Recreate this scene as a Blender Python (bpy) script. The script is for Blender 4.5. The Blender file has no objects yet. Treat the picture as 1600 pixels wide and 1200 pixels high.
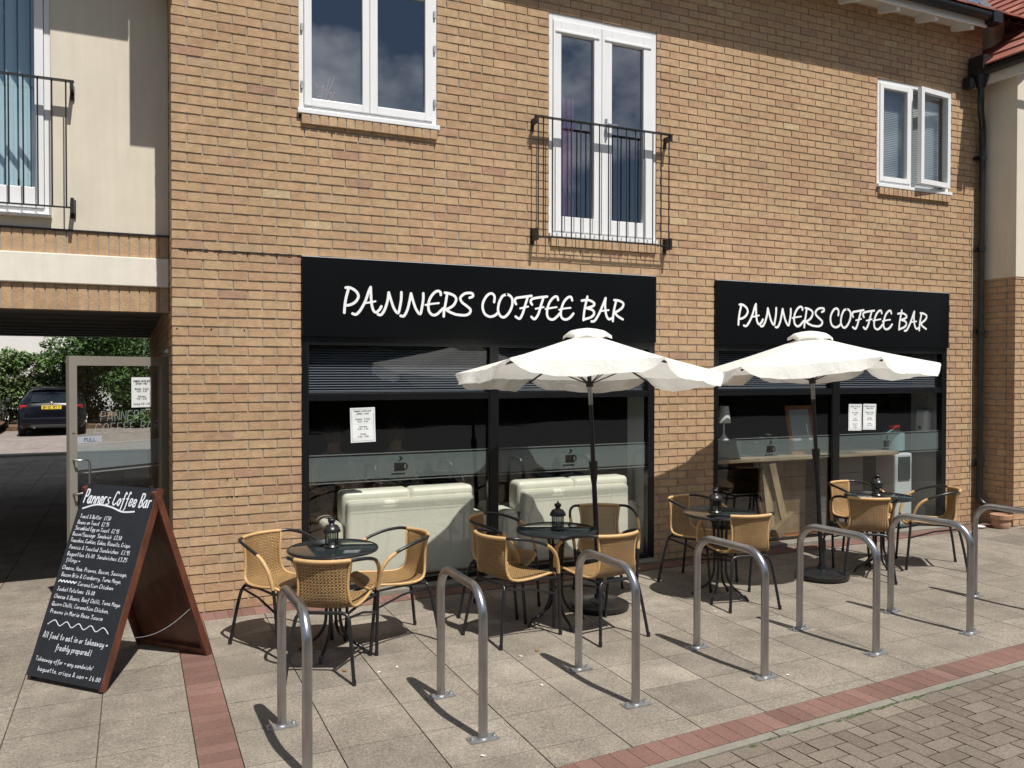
import bpy, math, random
import numpy as np
from mathutils import Vector, Matrix
R=math.radians
random.seed(7); np.random.seed(7)
SC=bpy.context.scene; COL=SC.collection
# ---------------------------------------------------------------- camera
cam=bpy.data.cameras.new('camera'); camo=bpy.data.objects.new('camera',cam); COL.objects.link(camo)
cam.sensor_width=36; cam.lens=1304.33/1600*36; cam.clip_start=.05; cam.clip_end=2000
yaw,pitch,roll=R(24.424),R(-.833),R(.064)
fw=Vector((math.sin(yaw)*math.cos(pitch),math.cos(yaw)*math.cos(pitch),math.sin(pitch)))
rt=Vector((math.cos(yaw),-math.sin(yaw),0)); up=rt.cross(fw)
r2=rt*math.cos(roll)+up*math.sin(roll); u2=-rt*math.sin(roll)+up*math.cos(roll)
m=Matrix.Identity(4)
for i in range(3): m[i][0]=r2[i]; m[i][1]=u2[i]; m[i][2]=-fw[i]
m[0][3],m[1][3],m[2][3]=-.2787,-6.9706,1.8988
camo.matrix_world=m; SC.camera=camo
# ---------------------------------------------------------------- sky + sun
SUN=Vector((-.11,.53,-1)).normalized()       # direction the light travels
w=bpy.data.worlds.new('World'); SC.world=w; w.use_nodes=True
nt=w.node_tree; nt.nodes.clear()
def N(nt,t,**k):
    n=nt.nodes.new(t)
    for a,b in k.items(): setattr(n,a,b)
    return n
sky=N(nt,'ShaderNodeTexSky',sky_type='NISHITA'); sky.sun_disc=False
sky.sun_elevation=math.asin(-SUN.z); sky.sun_rotation=math.atan2(-SUN.x,-SUN.y)
sky.dust_density=.6; sky.ozone_density=2.0
bg=N(nt,'ShaderNodeBackground'); bg.inputs[1].default_value=.05
out=N(nt,'ShaderNodeOutputWorld')
tc=N(nt,'ShaderNodeTexCoord'); mp=N(nt,'ShaderNodeMapping'); mp.inputs['Scale'].default_value=(1.5,1.5,2.6); mp.inputs['Location'].default_value=(1.3,.2,.4)
nz=N(nt,'ShaderNodeTexNoise'); nz.inputs['Scale'].default_value=4.6; nz.inputs['Detail'].default_value=9; nz.inputs['Roughness'].default_value=.56
cr=N(nt,'ShaderNodeValToRGB'); cr.color_ramp.elements[0].position=.475; cr.color_ramp.elements[1].position=.68
mx=N(nt,'ShaderNodeMix',data_type='RGBA'); mx.inputs[7].default_value=(17,17.5,18.5,1)
L=nt.links.new
L(tc.outputs['Generated'],mp.inputs[0]); L(mp.outputs[0],nz.inputs[0]); L(nz.outputs[0],cr.inputs[0]); L(cr.outputs[0],mx.inputs[0])
L(sky.outputs[0],mx.inputs[6]); L(mx.outputs[2],bg.inputs[0]); L(bg.outputs[0],out.inputs[0])
sl=bpy.data.lights.new('sun','SUN'); sl.energy=5.0; sl.angle=R(.53); sl.color=(1,.965,.905)
so=bpy.data.objects.new('sun',sl); COL.objects.link(so); so.rotation_euler=SUN.to_track_quat('-Z','Y').to_euler(); so.location=(2,-8,14)
vs=SC.view_settings; vs.view_transform='Standard'; vs.look='None'; vs.exposure=.16; vs.gamma=1
SC.cycles.max_bounces=8; SC.cycles.transparent_max_bounces=24; SC.cycles.caustics_reflective=False; SC.cycles.caustics_refractive=False
# ---------------------------------------------------------------- materials
MT={}
def mat(name,col,rough=.6,metal=0,var=0,vs_=8,bump=0,bs=60,tone=None,coat=0,spec=.5,speck=0,stain=0,streak=0):
    m=bpy.data.materials.new(name); m.use_nodes=True; nt=m.node_tree; p=nt.nodes['Principled BSDF']; L=nt.links.new
    p.inputs['Roughness'].default_value=rough; p.inputs['Metallic'].default_value=metal
    p.inputs['Base Color'].default_value=(*col,1); p.inputs['Specular IOR Level'].default_value=spec
    if coat: p.inputs['Coat Weight'].default_value=coat; p.inputs['Coat Roughness'].default_value=.05
    src=None; tcn=N(nt,'ShaderNodeTexCoord')
    ob=tcn.outputs['Object']
    if tone:
        at=N(nt,'ShaderNodeAttribute',attribute_name='tone'); rp=N(nt,'ShaderNodeValToRGB'); e=rp.color_ramp.elements
        while len(e)>1: e.remove(e[-1])
        e[0].position=tone[0][0]; e[0].color=(*tone[0][1],1)
        for a,c in tone[1:]:
            q=e.new(a); q.color=(*c,1)
        L(at.outputs['Fac'],rp.inputs[0]); src=rp.outputs[0]
    def mulv(src,fac_out,lo,hi):
        mr=N(nt,'ShaderNodeMapRange'); mr.inputs['From Min'].default_value=.3; mr.inputs['From Max'].default_value=.7
        mr.inputs['To Min'].default_value=lo; mr.inputs['To Max'].default_value=hi; L(fac_out,mr.inputs[0])
        mm=N(nt,'ShaderNodeMix',data_type='RGBA',blend_type='MULTIPLY'); mm.inputs[0].default_value=1
        if src is None: mm.inputs[6].default_value=(*col,1)
        else: L(src,mm.inputs[6])
        cb=N(nt,'ShaderNodeCombineColor'); [L(mr.outputs[0],cb.inputs[i]) for i in range(3)]
        L(cb.outputs[0],mm.inputs[7]); return mm.outputs[2]
    def noise(sc,det=4,rg=.6,scale=None):
        n=N(nt,'ShaderNodeTexNoise'); n.inputs['Scale'].default_value=sc; n.inputs['Detail'].default_value=det; n.inputs['Roughness'].default_value=rg
        if scale:
            mpn=N(nt,'ShaderNodeMapping'); mpn.inputs['Scale'].default_value=scale; L(ob,mpn.inputs[0]); L(mpn.outputs[0],n.inputs[0])
        else: L(ob,n.inputs[0])
        return n.outputs[0]
    if var: src=mulv(src,noise(vs_),1-var,1+var)
    if stain: src=mulv(src,noise(1.1,6,.65),1-stain,1+stain*.6)
    if stain>.2: src=mulv(src,noise(4.3,6,.7),1-stain*.6,1+stain*.35)
    if streak: src=mulv(src,noise(3,5,.6,(6,6,.5)),1-streak,1+streak*.5)
    if speck:
        src=mulv(src,noise(150,2,.7),1-speck,1+speck)
        src=mulv(src,noise(60,3,.7),1-speck*.6,1+speck*.6)
    if src: L(src,p.inputs['Base Color'])
    if bump:
        b=N(nt,'ShaderNodeBump'); b.inputs['Strength'].default_value=bump; b.inputs['Distance'].default_value=.004
        L(noise(bs,3),b.inputs['Height']); L(b.outputs[0],p.inputs['Normal'])
    MT[name]=m; return m
def glassmat(name,tint=(.86,.9,.88),refl=1.0,f0=.055):
    m=bpy.data.materials.new(name); m.use_nodes=True; nt=m.node_tree; nt.nodes.clear(); L=nt.links.new
    o=N(nt,'ShaderNodeOutputMaterial'); tr=N(nt,'ShaderNodeBsdfTransparent'); tr.inputs[0].default_value=(*tint,1)
    gl=N(nt,'ShaderNodeBsdfGlossy'); gl.inputs['Roughness'].default_value=.0; gl.inputs[0].default_value=(.95,.97,1,1)
    ge=N(nt,'ShaderNodeNewGeometry'); dt=N(nt,'ShaderNodeVectorMath',operation='DOT_PRODUCT'); L(ge.outputs['Normal'],dt.inputs[0]); L(ge.outputs['Incoming'],dt.inputs[1])
    ab=N(nt,'ShaderNodeMath',operation='ABSOLUTE'); L(dt.outputs['Value'],ab.inputs[0])
    s1=N(nt,'ShaderNodeMath',operation='SUBTRACT'); s1.inputs[0].default_value=1; L(ab.outputs[0],s1.inputs[1])
    pw=N(nt,'ShaderNodeMath',operation='POWER'); pw.inputs[1].default_value=5; L(s1.outputs[0],pw.inputs[0])
    ma=N(nt,'ShaderNodeMath',operation='MULTIPLY_ADD'); ma.inputs[1].default_value=(1-f0)*refl; ma.inputs[2].default_value=f0*refl; L(pw.outputs[0],ma.inputs[0])
    mi=N(nt,'ShaderNodeMixShader'); L(ma.outputs[0],mi.inputs[0]); L(tr.outputs[0],mi.inputs[1]); L(gl.outputs[0],mi.inputs[2]); L(mi.outputs[0],o.inputs[0])
    MT[name]=m; return m
def sheetmat(name,col,opac,translu=.3,crease=0):
    m=bpy.data.materials.new(name); m.use_nodes=True; nt=m.node_tree; nt.nodes.clear(); L=nt.links.new
    o=N(nt,'ShaderNodeOutputMaterial'); tr=N(nt,'ShaderNodeBsdfTransparent'); df=N(nt,'ShaderNodeBsdfDiffuse'); tl=N(nt,'ShaderNodeBsdfTranslucent')
    df.inputs[0].default_value=(*col,1); tl.inputs[0].default_value=(*col,1)
    if crease:
        tcn=N(nt,'ShaderNodeTexCoord'); n1=N(nt,'ShaderNodeTexNoise'); n1.inputs['Scale'].default_value=9; n1.inputs['Detail'].default_value=4; n1.inputs['Distortion'].default_value=1.2
        bu=N(nt,'ShaderNodeBump'); bu.inputs['Strength'].default_value=crease; bu.inputs['Distance'].default_value=.03; L(tcn.outputs['Object'],n1.inputs[0]); L(n1.outputs[0],bu.inputs['Height'])
        L(bu.outputs[0],df.inputs['Normal']); L(bu.outputs[0],tl.inputs['Normal'])
    a=N(nt,'ShaderNodeMixShader'); a.inputs[0].default_value=translu; L(df.outputs[0],a.inputs[1]); L(tl.outputs[0],a.inputs[2])
    b=N(nt,'ShaderNodeMixShader'); b.inputs[0].default_value=opac; L(tr.outputs[0],b.inputs[1]); L(a.outputs[0],b.inputs[2]); L(b.outputs[0],o.inputs[0])
    MT[name]=m; return m
BR=[(0,(.410,.252,.168)),(.12,(.43,.274,.170)),(.3,(.458,.298,.178)),(.5,(.473,.314,.186)),(.7,(.492,.333,.197)),(.88,(.482,.336,.196)),(.94,(.435,.308,.206)),(1,(.53,.40,.24))]
mat('brick',(.4,.27,.15),.85,var=.15,vs_=16,bump=.9,bs=85,tone=BR,spec=.2,stain=.11,speck=.10,streak=.07)
mat('mortar',(.38,.33,.27),.95,var=.15,vs_=30,bump=.4,bs=200,spec=.1)
mat('render',(.70,.635,.52),.9,var=.04,vs_=3,bump=.35,bs=240,spec=.15,streak=.05)
mat('lintel',(.76,.71,.62),.85,var=.06,vs_=5,spec=.2,bump=.2,streak=.05)
mat('white_frame',(.80,.80,.80),.32,var=.02,vs_=4,streak=.04)
mat('cream_paint',(.62,.59,.52),.5,var=.05,vs_=5,streak=.08)
mat('black_frame',(.007,.0075,.009),.25,var=.2,vs_=6)
mat('black_iron',(.018,.017,.017),.42,var=.2,vs_=20)
mat('sign_black',(.0045,.005,.0055),.24,var=.12,vs_=2,spec=.22)
mat('sign_white',(.86,.86,.86),.4)
mat('alu_trim',(.72,.72,.72),.35,.4)
mat('slab',(.3,.26,.2),.92,tone=[(0,(.210,.183,.150)),(.35,(.238,.206,.168)),(.7,(.256,.222,.181)),(1,(.290,.253,.208))],speck=.42,stain=.24,bump=.6,bs=170,spec=.2,var=.1,vs_=5)
mat('slab_bed',(.085,.078,.055),.95,var=.35,vs_=20,bump=.5,bs=90,spec=.1)
mat('red_block',(.25,.11,.08),.9,tone=[(0,(.145,.085,.068)),(.5,(.19,.107,.086)),(1,(.235,.14,.115))],speck=.2,stain=.18,bump=.5,bs=150,spec=.2)
mat('road_block',(.17,.15,.13),.93,tone=[(0,(.150,.122,.097)),(.5,(.188,.155,.124)),(1,(.222,.186,.15))],speck=.3,stain=.2,bump=.5,bs=150,spec=.2)
mat('kerb',(.215,.20,.165),.9,speck=.2,stain=.2,bump=.4,bs=120,var=.1,vs_=9)
mat('moss',(.06,.085,.03),.95,var=.4,vs_=40,bump=.8,bs=90)
mat('asphalt',(.055,.054,.052),.9,speck=.25,stain=.15)
mat('carpark_block',(.27,.20,.175),.92,speck=.2,stain=.15,tone=[(0,(.225,.185,.165)),(1,(.30,.26,.235))])
mat('stainless',(.41,.41,.42),.30,.96,var=.10,vs_=12,streak=.06)
mat('galvanised',(.42,.43,.44),.45,.8,var=.2,vs_=40)
mat('black_tube',(.014,.014,.016),.3,var=.2,vs_=30)
mat('table_glass',(.02,.026,.026),.09,var=.2,vs_=6,coat=.6)
mat('black_plastic',(.013,.013,.014),.33,var=.2,vs_=12)
mat('wrap_rattan',(.55,.35,.155),.5,var=.12,vs_=60,bump=.8,bs=190)
mat('dark_wood',(.13,.042,.022),.5,var=.25,vs_=9,streak=.35,coat=.15)
mat('chalkboard',(.014,.016,.02),.5,var=.3,vs_=7)
mat('chalk',(.72,.74,.80),.85)
mat('sofa',(.86,.82,.73),.42,var=.05,vs_=5,bump=.25,bs=35)
mat('wood_floor',(.30,.12,.045),.35,var=.2,vs_=7,streak=.2)
mat('light_wood',(.42,.31,.20),.5,var=.15,vs_=6,streak=.25)
mat('orange_wood',(.36,.15,.05),.4,var=.15,vs_=9,streak=.2)
mat('counter_panel',(.26,.18,.11),.6,var=.15,vs_=5,streak=.2)
mat('grey_panel',(.42,.46,.52),.45,var=.06,vs_=3)
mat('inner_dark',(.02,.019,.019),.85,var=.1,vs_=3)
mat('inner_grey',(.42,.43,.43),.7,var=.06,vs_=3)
mat('inner_mid',(.15,.15,.16),.8)
mat('blind_grey',(.17,.185,.235),.35)
mat('blind_white',(.62,.64,.64),.5)
mat('blind_blue',(.72,.88,.92),.5)
mat('purple_curtain',(.27,.06,.15),.8,var=.2,vs_=8)
mat('paper',(.80,.82,.82),.7)
mat('ink',(.05,.05,.06),.7)
mat('lamp_white',(.82,.83,.86),.35)
mat('rubber',(.02,.02,.02),.8)
mat('red_tile',(.30,.095,.065),.8,tone=[(0,(.22,.07,.05)),(.5,(.31,.10,.07)),(1,(.40,.17,.12))],var=.15,vs_=7,bump=.4,bs=60,stain=.15)
mat('lead',(.12,.125,.14),.5,.3,var=.1,vs_=8)
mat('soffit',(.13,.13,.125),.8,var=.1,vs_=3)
mat('door_alu',(.33,.30,.255),.4,.25,var=.05,vs_=5)
mat('terracotta',(.42,.24,.15),.8,var=.15,vs_=10)
mat('car_black',(.004,.005,.009),.2,coat=.35,spec=.3)
mat('car_grey',(.07,.075,.08),.2,coat=1,metal=.3)
mat('car_glass',(.012,.016,.02),.05,coat=.6)
mat('red_lens',(.35,.012,.015),.15,coat=.7)
mat('plate_yellow',(.80,.60,.04),.5)
mat('tyre',(.018,.018,.018),.85)
mat('rim_metal',(.35,.35,.36),.3,.8)
mat('bark',(.10,.075,.05),.9,var=.3,vs_=8,bump=.8,bs=30)
mat('mulch',(.16,.09,.05),.95,var=.4,vs_=9,bump=.9,bs=40)
LV=[(0,(.025,.06,.012)),(.4,(.055,.115,.024)),(.75,(.09,.17,.036)),(1,(.14,.22,.06))]
mat('leaf',(.05,.1,.02),.55,tone=LV)
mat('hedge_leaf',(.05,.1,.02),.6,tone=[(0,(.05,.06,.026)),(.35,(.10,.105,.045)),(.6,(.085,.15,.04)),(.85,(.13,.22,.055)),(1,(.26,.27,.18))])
mat('far_render',(.74,.72,.68),.9,var=.04,vs_=1,streak=.04)
mat('skin',(.42,.24,.17),.5); mat('hair',(.05,.025,.015),.6); mat('shirt',(.03,.035,.05),.8); mat('trousers',(.03,.03,.035),.8)
mat('bottle_blue',(.30,.45,.52),.12,coat=.5); mat('cap_red',(.6,.03,.03),.3); mat('appliance',(.60,.63,.68),.35); mat('appliance_dark',(.05,.07,.075),.4)
mat('flower_orange',(.65,.22,.07),.7); mat('dry_leaf',(.24,.13,.05),.8); mat('cig',(.75,.72,.66),.8); mat('grey_post',(.25,.27,.28),.5,.3)
mat('door_dark',(.05,.045,.04),.6); mat('chrome',(.6,.6,.6),.15,1)
mat('white_dish',(.8,.8,.8),.4)
glassmat('glass',(.93,.945,.925),1,.045); glassmat('glass_up',(.82,.85,.90),1.0,.15); glassmat('glass_left',(.93,.96,.97),1.0,.10); glassmat('glass_door',(.86,.88,.86),1,.04); glassmat('lantern_glass',(.62,.66,.65),.5,.03)
sheetmat('frost',(.42,.50,.53),.40,.25)
sheetmat('frost_line',(.6,.65,.65),.5,.3)
sheetmat('canopy',(.93,.925,.875),1.0,.34,crease=.3)
# woven rattan: little holes, over/under bump
def weave():
    m=bpy.data.materials.new('weave'); m.use_nodes=True; nt=m.node_tree; p=nt.nodes['Principled BSDF']; L=nt.links.new
    uv=N(nt,'ShaderNodeUVMap',uv_map='UVMap'); br=N(nt,'ShaderNodeTexBrick'); br.offset=.5
    br.inputs['Scale'].default_value=1; br.inputs['Brick Width'].default_value=.022; br.inputs['Row Height'].default_value=.0105; br.inputs['Mortar Size'].default_value=.0023
    br.inputs['Color1'].default_value=(.52,.31,.125,1); br.inputs['Color2'].default_value=(.63,.41,.18,1); br.inputs['Mortar'].default_value=(.16,.075,.022,1); br.inputs['Mortar Smooth'].default_value=.6
    L(uv.outputs[0],br.inputs[0])
    nz=N(nt,'ShaderNodeTexNoise'); nz.inputs['Scale'].default_value=25; L(uv.outputs[0],nz.inputs[0])
    mm=N(nt,'ShaderNodeMix',data_type='RGBA',blend_type='MULTIPLY'); mm.inputs[0].default_value=.35
    L(br.outputs[0],mm.inputs[6]); L(nz.outputs[0],mm.inputs[7]); L(mm.outputs[2],p.inputs['Base Color'])
    p.inputs['Roughness'].default_value=.5
    b=N(nt,'ShaderNodeBump'); b.invert=True; b.inputs['Strength'].default_value=.9; b.inputs['Distance'].default_value=.004; L(br.outputs['Fac'],b.inputs['Height']); L(b.outputs[0],p.inputs['Normal'])
    # holes: small gaps at a coarser spacing
    sx=N(nt,'ShaderNodeSeparateXYZ'); L(uv.outputs[0],sx.inputs[0])
    def wv(o,per,ph=0):
        a=N(nt,'ShaderNodeMath',operation='MULTIPLY_ADD'); a.inputs[1].default_value=2*math.pi/per; a.inputs[2].default_value=ph; L(o,a.inputs[0])
        s=N(nt,'ShaderNodeMath',operation='SINE'); L(a.outputs[0],s.inputs[0]); return s.outputs[0]
    a=wv(sx.outputs[0],.022); c=wv(sx.outputs[1],.021)
    ad=N(nt,'ShaderNodeMath',operation='ADD'); L(a,ad.inputs[0]); L(c,ad.inputs[1])
    gt=N(nt,'ShaderNodeMath',operation='LESS_THAN'); gt.inputs[1].default_value=1.5; L(ad.outputs[0],gt.inputs[0]); L(gt.outputs[0],p.inputs['Alpha'])
    MT['weave']=m
weave()
# ---------------------------------------------------------------- mesh builder
class MB:
    def __init__(s): s.v=[]; s.f=[]; s.t=[]; s.mi=[]; s.sm=[]
    def add(s,vs,fs,tone=.5,mi=0,sm=False):
        o=len(s.v); s.v+= [tuple(p) for p in vs]
        for f in fs: s.f.append([i+o for i in f]); s.t.append(tone); s.mi.append(mi); s.sm.append(sm)
        return s
    def box(s,x0,x1,y0,y1,z0,z1,tone=.5,mi=0,M=None):
        vs=[(x,y,z) for z in (z0,z1) for y in (y0,y1) for x in (x0,x1)]
        if M is not None: vs=[M@Vector(p) for p in vs]
        return s.add(vs,[(0,2,3,1),(4,5,7,6),(0,1,5,4),(2,6,7,3),(0,4,6,2),(1,3,7,5)],tone,mi)
    def beam(s,a,b,w,h,upv=(0,0,1),mi=0,tone=.5):
        a=Vector(a); b=Vector(b); d=(b-a).normalized(); u=Vector(upv); sd=d.cross(u)
        if sd.length<1e-4: u=Vector((0,1,0)); sd=d.cross(u)
        sd.normalize(); u=sd.cross(d).normalized()
        vs=[p+sd*(i*w/2)+u*(j*h/2) for p in (a,b) for j in (-1,1) for i in (-1,1)]
        return s.add(vs,[(0,1,3,2),(4,6,7,5),(0,4,5,1),(2,3,7,6),(0,2,6,4),(1,5,7,3)],tone,mi)
    def tube(s,pts,r,n=10,mi=0,closed=False,caps=True):
        P=[Vector(p) for p in pts]; rs=r if isinstance(r,(list,tuple)) else [r]*len(P)
        T=[]
        for i in range(len(P)):
            if closed: t=P[(i+1)%len(P)]-P[i-1]
            else: t=P[min(i+1,len(P)-1)]-P[max(i-1,0)]
            T.append(t.normalized())
        u=T[0].orthogonal().normalized(); vs=[]
        for i,p in enumerate(P):
            u=(u-T[i]*u.dot(T[i])).normalized(); w_=T[i].cross(u)
            for k in range(n):
                a=2*math.pi*k/n; vs.append(p+(u*math.cos(a)+w_*math.sin(a))*rs[i])
        fs=[]; m_=len(P)
        for i in range(m_ if closed else m_-1):
            for k in range(n): fs.append((i*n+k,i*n+(k+1)%n,((i+1)%m_)*n+(k+1)%n,((i+1)%m_)*n+k))
        s.add(vs,fs,.5,mi,True)
        if caps and not closed:
            o=len(s.v)-len(vs); s.f.append([o+k for k in range(n)][::-1]); s.t.append(.5); s.mi.append(mi); s.sm.append(False)
            s.f.append([o+(m_-1)*n+k for k in range(n)]); s.t.append(.5); s.mi.append(mi); s.sm.append(False)
        return s
    def lathe(s,prof,c=(0,0,0),n=24,mi=0):
        vs=[];fs=[]
        for r,z in prof:
            for k in range(n):
                a=2*math.pi*k/n; vs.append((c[0]+r*math.cos(a),c[1]+r*math.sin(a),c[2]+z))
        for i in range(len(prof)-1):
            for k in range(n): fs.append((i*n+k,i*n+(k+1)%n,(i+1)*n+(k+1)%n,(i+1)*n+k))
        s.add(vs,fs,.5,mi,True)
        for i,fl in ((0,True),(len(prof)-1,False)):
            if prof[i][0]>1e-4:
                o=len(s.v)-len(vs)+i*n; f=[o+k for k in range(n)]
                s.f.append(f[::-1] if fl else f); s.t.append(.5); s.mi.append(mi); s.sm.append(False)
        return s
    def build(s,name,mats,parent=None,bevel=0,base=None,seg=2):
        me=bpy.data.meshes.new(name)
        b=base if base is not None else Vector((0,0,0))
        q_=parent
        while q_ is not None and base is None:
            if q_.get('_local'): b=Vector((0,0,0)); break
            b=b+Vector(q_.location); q_=q_.parent
        me.from_pydata([(p[0]-b[0],p[1]-b[1],p[2]-b[2]) for p in s.v],[],s.f)
        if isinstance(mats,str): mats=[mats]
        for q in mats: me.materials.append(MT[q])
        me.polygons.foreach_set('material_index',s.mi); me.polygons.foreach_set('use_smooth',s.sm)
        a=me.attributes.new('tone','FLOAT','FACE'); a.data.foreach_set('value',s.t)
        me.validate(); me.update()
        if any(s.sm): me.set_sharp_from_angle(angle=R(50))
        o=bpy.data.objects.new(name,me); COL.objects.link(o)
        if parent is not None: o.parent=parent
        else: o.location=b
        if bevel:
            q=o.modifiers.new('bevel','BEVEL'); q.width=bevel; q.segments=seg; q.limit_method='ANGLE'; q.angle_limit=R(40)
        return o
def tag(o,label=None,cat=None,group=None,kind=None):
    if label: o['label']=label
    if cat: o['category']=cat
    if group: o['group']=group
    if kind: o['kind']=kind
    return o
def thing(name,label,cat,loc=(0,0,0),rz=0,group=None):
    o=bpy.data.objects.new(name,None); COL.objects.link(o); o.location=loc; o.rotation_euler=(0,0,rz); o.empty_display_size=.1
    tag(o,label,cat,group); return o
def local(o): o['_local']=1; return o
def struct(mb,name,mats,**k): return tag(mb.build(name,mats,**k),kind='structure')
def copy_tree(o,parent=None):
    c=o.copy(); COL.objects.link(c); c.parent=parent
    for ch in [x for x in o.children]: copy_tree(ch,c)
    return c
def gz(x,y=0): return .0075*(min(max(x,-6),14)-.3)
def spline(pts,n=8):
    P=[Vector(p) for p in pts]; out=[]
    for i in range(len(P)-1):
        a=P[max(i-1,0)]; b=P[i]; c=P[i+1]; d=P[min(i+2,len(P)-1)]
        for k in range(n):
            t=k/n; out.append(.5*((2*b)+(c-a)*t+(2*a-5*b+4*c-d)*t*t+(-a+3*b-3*c+d)*t**3))
    out.append(P[-1]); return out
def ribbon(mb,pts,w,th,fn,off=0):
    """flat stroke with round ends; pts 2-D, fn maps (a,b,depth) to 3-D, depth th"""
    n=len(pts); left=[];right=[]
    for i,p in enumerate(pts):
        t=(pts[min(i+1,n-1)]-pts[max(i-1,0)])
        if t.length<1e-9: t=Vector((1,0))
        t.normalize(); nn=Vector((-t.y,t.x))
        left.append(p+nn*w/2); right.append(p-nn*w/2)
    def cap(c,a0):
        return [c+Vector((math.cos(a0+k*math.pi/5),math.sin(a0+k*math.pi/5)))*w/2 for k in range(1,5)]
    t0=(pts[1]-pts[0]); t1=(pts[-1]-pts[-2])
    a0=math.atan2(t0.y,t0.x)+math.pi/2; a1=math.atan2(t1.y,t1.x)-math.pi/2
    vs=[];fs=[]
    for d in (off,th+off):
        vs+=[fn(p.x,p.y,d) for p in left]+[fn(p.x,p.y,d) for p in right]
    m_=2*n
    for i in range(n-1):
        fs.append((m_+i,m_+i+1,m_+n+i+1,m_+n+i))
        fs.append((i,i+1,m_+i+1,m_+i)); fs.append((n+i+1,n+i,m_+n+i,m_+n+i+1))
    for c,a,l,r_ in ((pts[0],a0,0,n),(pts[-1],a1,2*n-1,n-1)):
        o=len(vs); cp=cap(c,a); vs+=[fn(q.x,q.y,th+off) for q in cp]; fs.append([m_+l]+[o+k for k in range(len(cp))]+[m_+r_])
    mb.add(vs,fs)
# ---------------------------------------------------------------- ground
KS=.062; KC=-3.55                      # inner edge of the red kerb band: y = KC + KS x
def clip(poly,side,c,s):
    out=[]
    def val(p): return (p[1]-(c+s*p[0]))*side
    for i in range(len(poly)):
        a=poly[i-1]; b=poly[i]; va,vb=val(a),val(b)
        if (va>0)!=(vb>0):
            t=va/(va-vb); out.append((a[0]+(b[0]-a[0])*t,a[1]+(b[1]-a[1])*t))
        if vb>0: out.append(b)
    return out
def paver(mb,poly,z,tone,th=.02,g=.003,tilt=0):
    if len(poly)<3: return
    cx=sum(p[0] for p in poly)/len(poly); cy=sum(p[1] for p in poly)/len(poly)
    ar=abs(sum(poly[i-1][0]*poly[i][1]-poly[i][0]*poly[i-1][1] for i in range(len(poly))))/2
    if ar<.0006: return
    q=[]
    for p in poly:
        dx,dy=p[0]-cx,p[1]-cy; l=math.hypot(dx,dy)
        q.append((p[0]-dx/l*g*1.4,p[1]-dy/l*g*1.4))
    n=len(q); tx,ty=random.uniform(-tilt,tilt),random.uniform(-tilt,tilt)
    vs=[(x,y,z+gz(x)+tx*(x-cx)+ty*(y-cy)) for x,y in q]+[(x,y,z-th+gz(x)) for x,y in q]
    fs=[tuple(range(n))]+[(i,i+n,(i+1)%n+n,(i+1)%n) for i in range(n)]
    mb.add(vs,fs,tone)
def rt_():  return min(1,max(0,random.gauss(.5,.22)))
big=MB(); xs=[-60,-30,-15,-6,14,30,60,400]
for i in range(len(xs)-1):
    a,b=xs[i],xs[i+1]; big.add([(a,-400,-.03+gz(a)),(b,-400,-.03+gz(b)),(b,400,-.03+gz(b)),(a,400,-.03+gz(a))],[(0,1,2,3)])
big.add([(-400,-400,-.03+gz(-60)),(-60,-400,-.03+gz(-60)),(-60,400,-.03+gz(-60)),(-400,400,-.03+gz(-60))],[(0,1,2,3)])
struct(big,'ground','asphalt')
def sheet(name,m_,x0,x1,y0,y1,z):
    s=MB(); n=8
    for i in range(n):
        a=x0+(x1-x0)*i/n; b=x0+(x1-x0)*(i+1)/n; s.add([(a,y0,z+gz(a)),(b,y0,z+gz(b)),(b,y1,z+gz(b)),(a,y1,z+gz(a))],[(0,1,2,3)])
    return struct(s,name,m_)
pv=MB()
nx0=-14
for i in range(-14,31):
    for j in range(0,44):
        x0=.2+.45*i; x1=x0+.45; y0=-3.24+.42*j-.42; y1=y0+.42
        if x1<=.2+1e-6: x0-=.2; x1-=.2          # left of the dividing red band
        if y0>15: continue
        if x0>9.1 and y0>-.5: continue
        if x0>=0 and y0>-.05: continue
        poly=[(x0,y0),(x1,y0),(x1,y1),(x0,y1)]
        poly=clip(poly,1,KC,KS)
        if x0>.9: poly=clip(poly,-1,-.36,0)
        elif x0>-.01: poly=clip(poly,-1,-.24,0)
        if len(poly)<3: continue
        paver(pv,poly,0,rt_(),tilt=.0025)
        if j==0: 
            pass
for i in range(-14,31):    # cut row between the last full slabs and the kerb
    x0=.2+.45*i; x1=x0+.45
    if x1<=.2+1e-6: x0-=.2; x1-=.2
    poly=clip([(x0,-4.3),(x1,-4.3),(x1,-3.66),(x0,-3.66)],1,KC,KS)
    if len(poly)>2: paver(pv,poly,0,rt_())
struct(pv,'pavement','slab')
sheet('pavement_bedding','slab_bed',-6,14,-9,24,-.012)
# red blocks : wall foot, dividing band, kerb band
rb=MB()
def blocks(mb,x0,x1,y0,y1,w,alongx=True,z=0):
    n=max(1,round(((x1-x0) if alongx else (y1-y0))/w))
    for k in range(n):
        if alongx: a=x0+(x1-x0)*k/n; b=x0+(x1-x0)*(k+1)/n; p=[(a,y0),(b,y0),(b,y1),(a,y1)]
        else: a=y0+(y1-y0)*k/n; b=y0+(y1-y0)*(k+1)/n; p=[(x0,a),(x1,a),(x1,b),(x0,b)]
        paver(mb,p,z,rt_(),g=.0022,tilt=.004)
blocks(rb,0.0,.98,-.24,-.01,.103); blocks(rb,.98,9.2,-.36,-.15,.103,z=.006)
blocks(rb,9.2,13.5,-.72,-.5,.103)
blocks(rb,0,.2,-3.52,-.245,.103,False)
ang=math.atan(KS); ca,sa=math.cos(ang),math.sin(ang)
def kp(s,t): return (s*ca-t*sa, KC+s*sa+t*ca)
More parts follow.
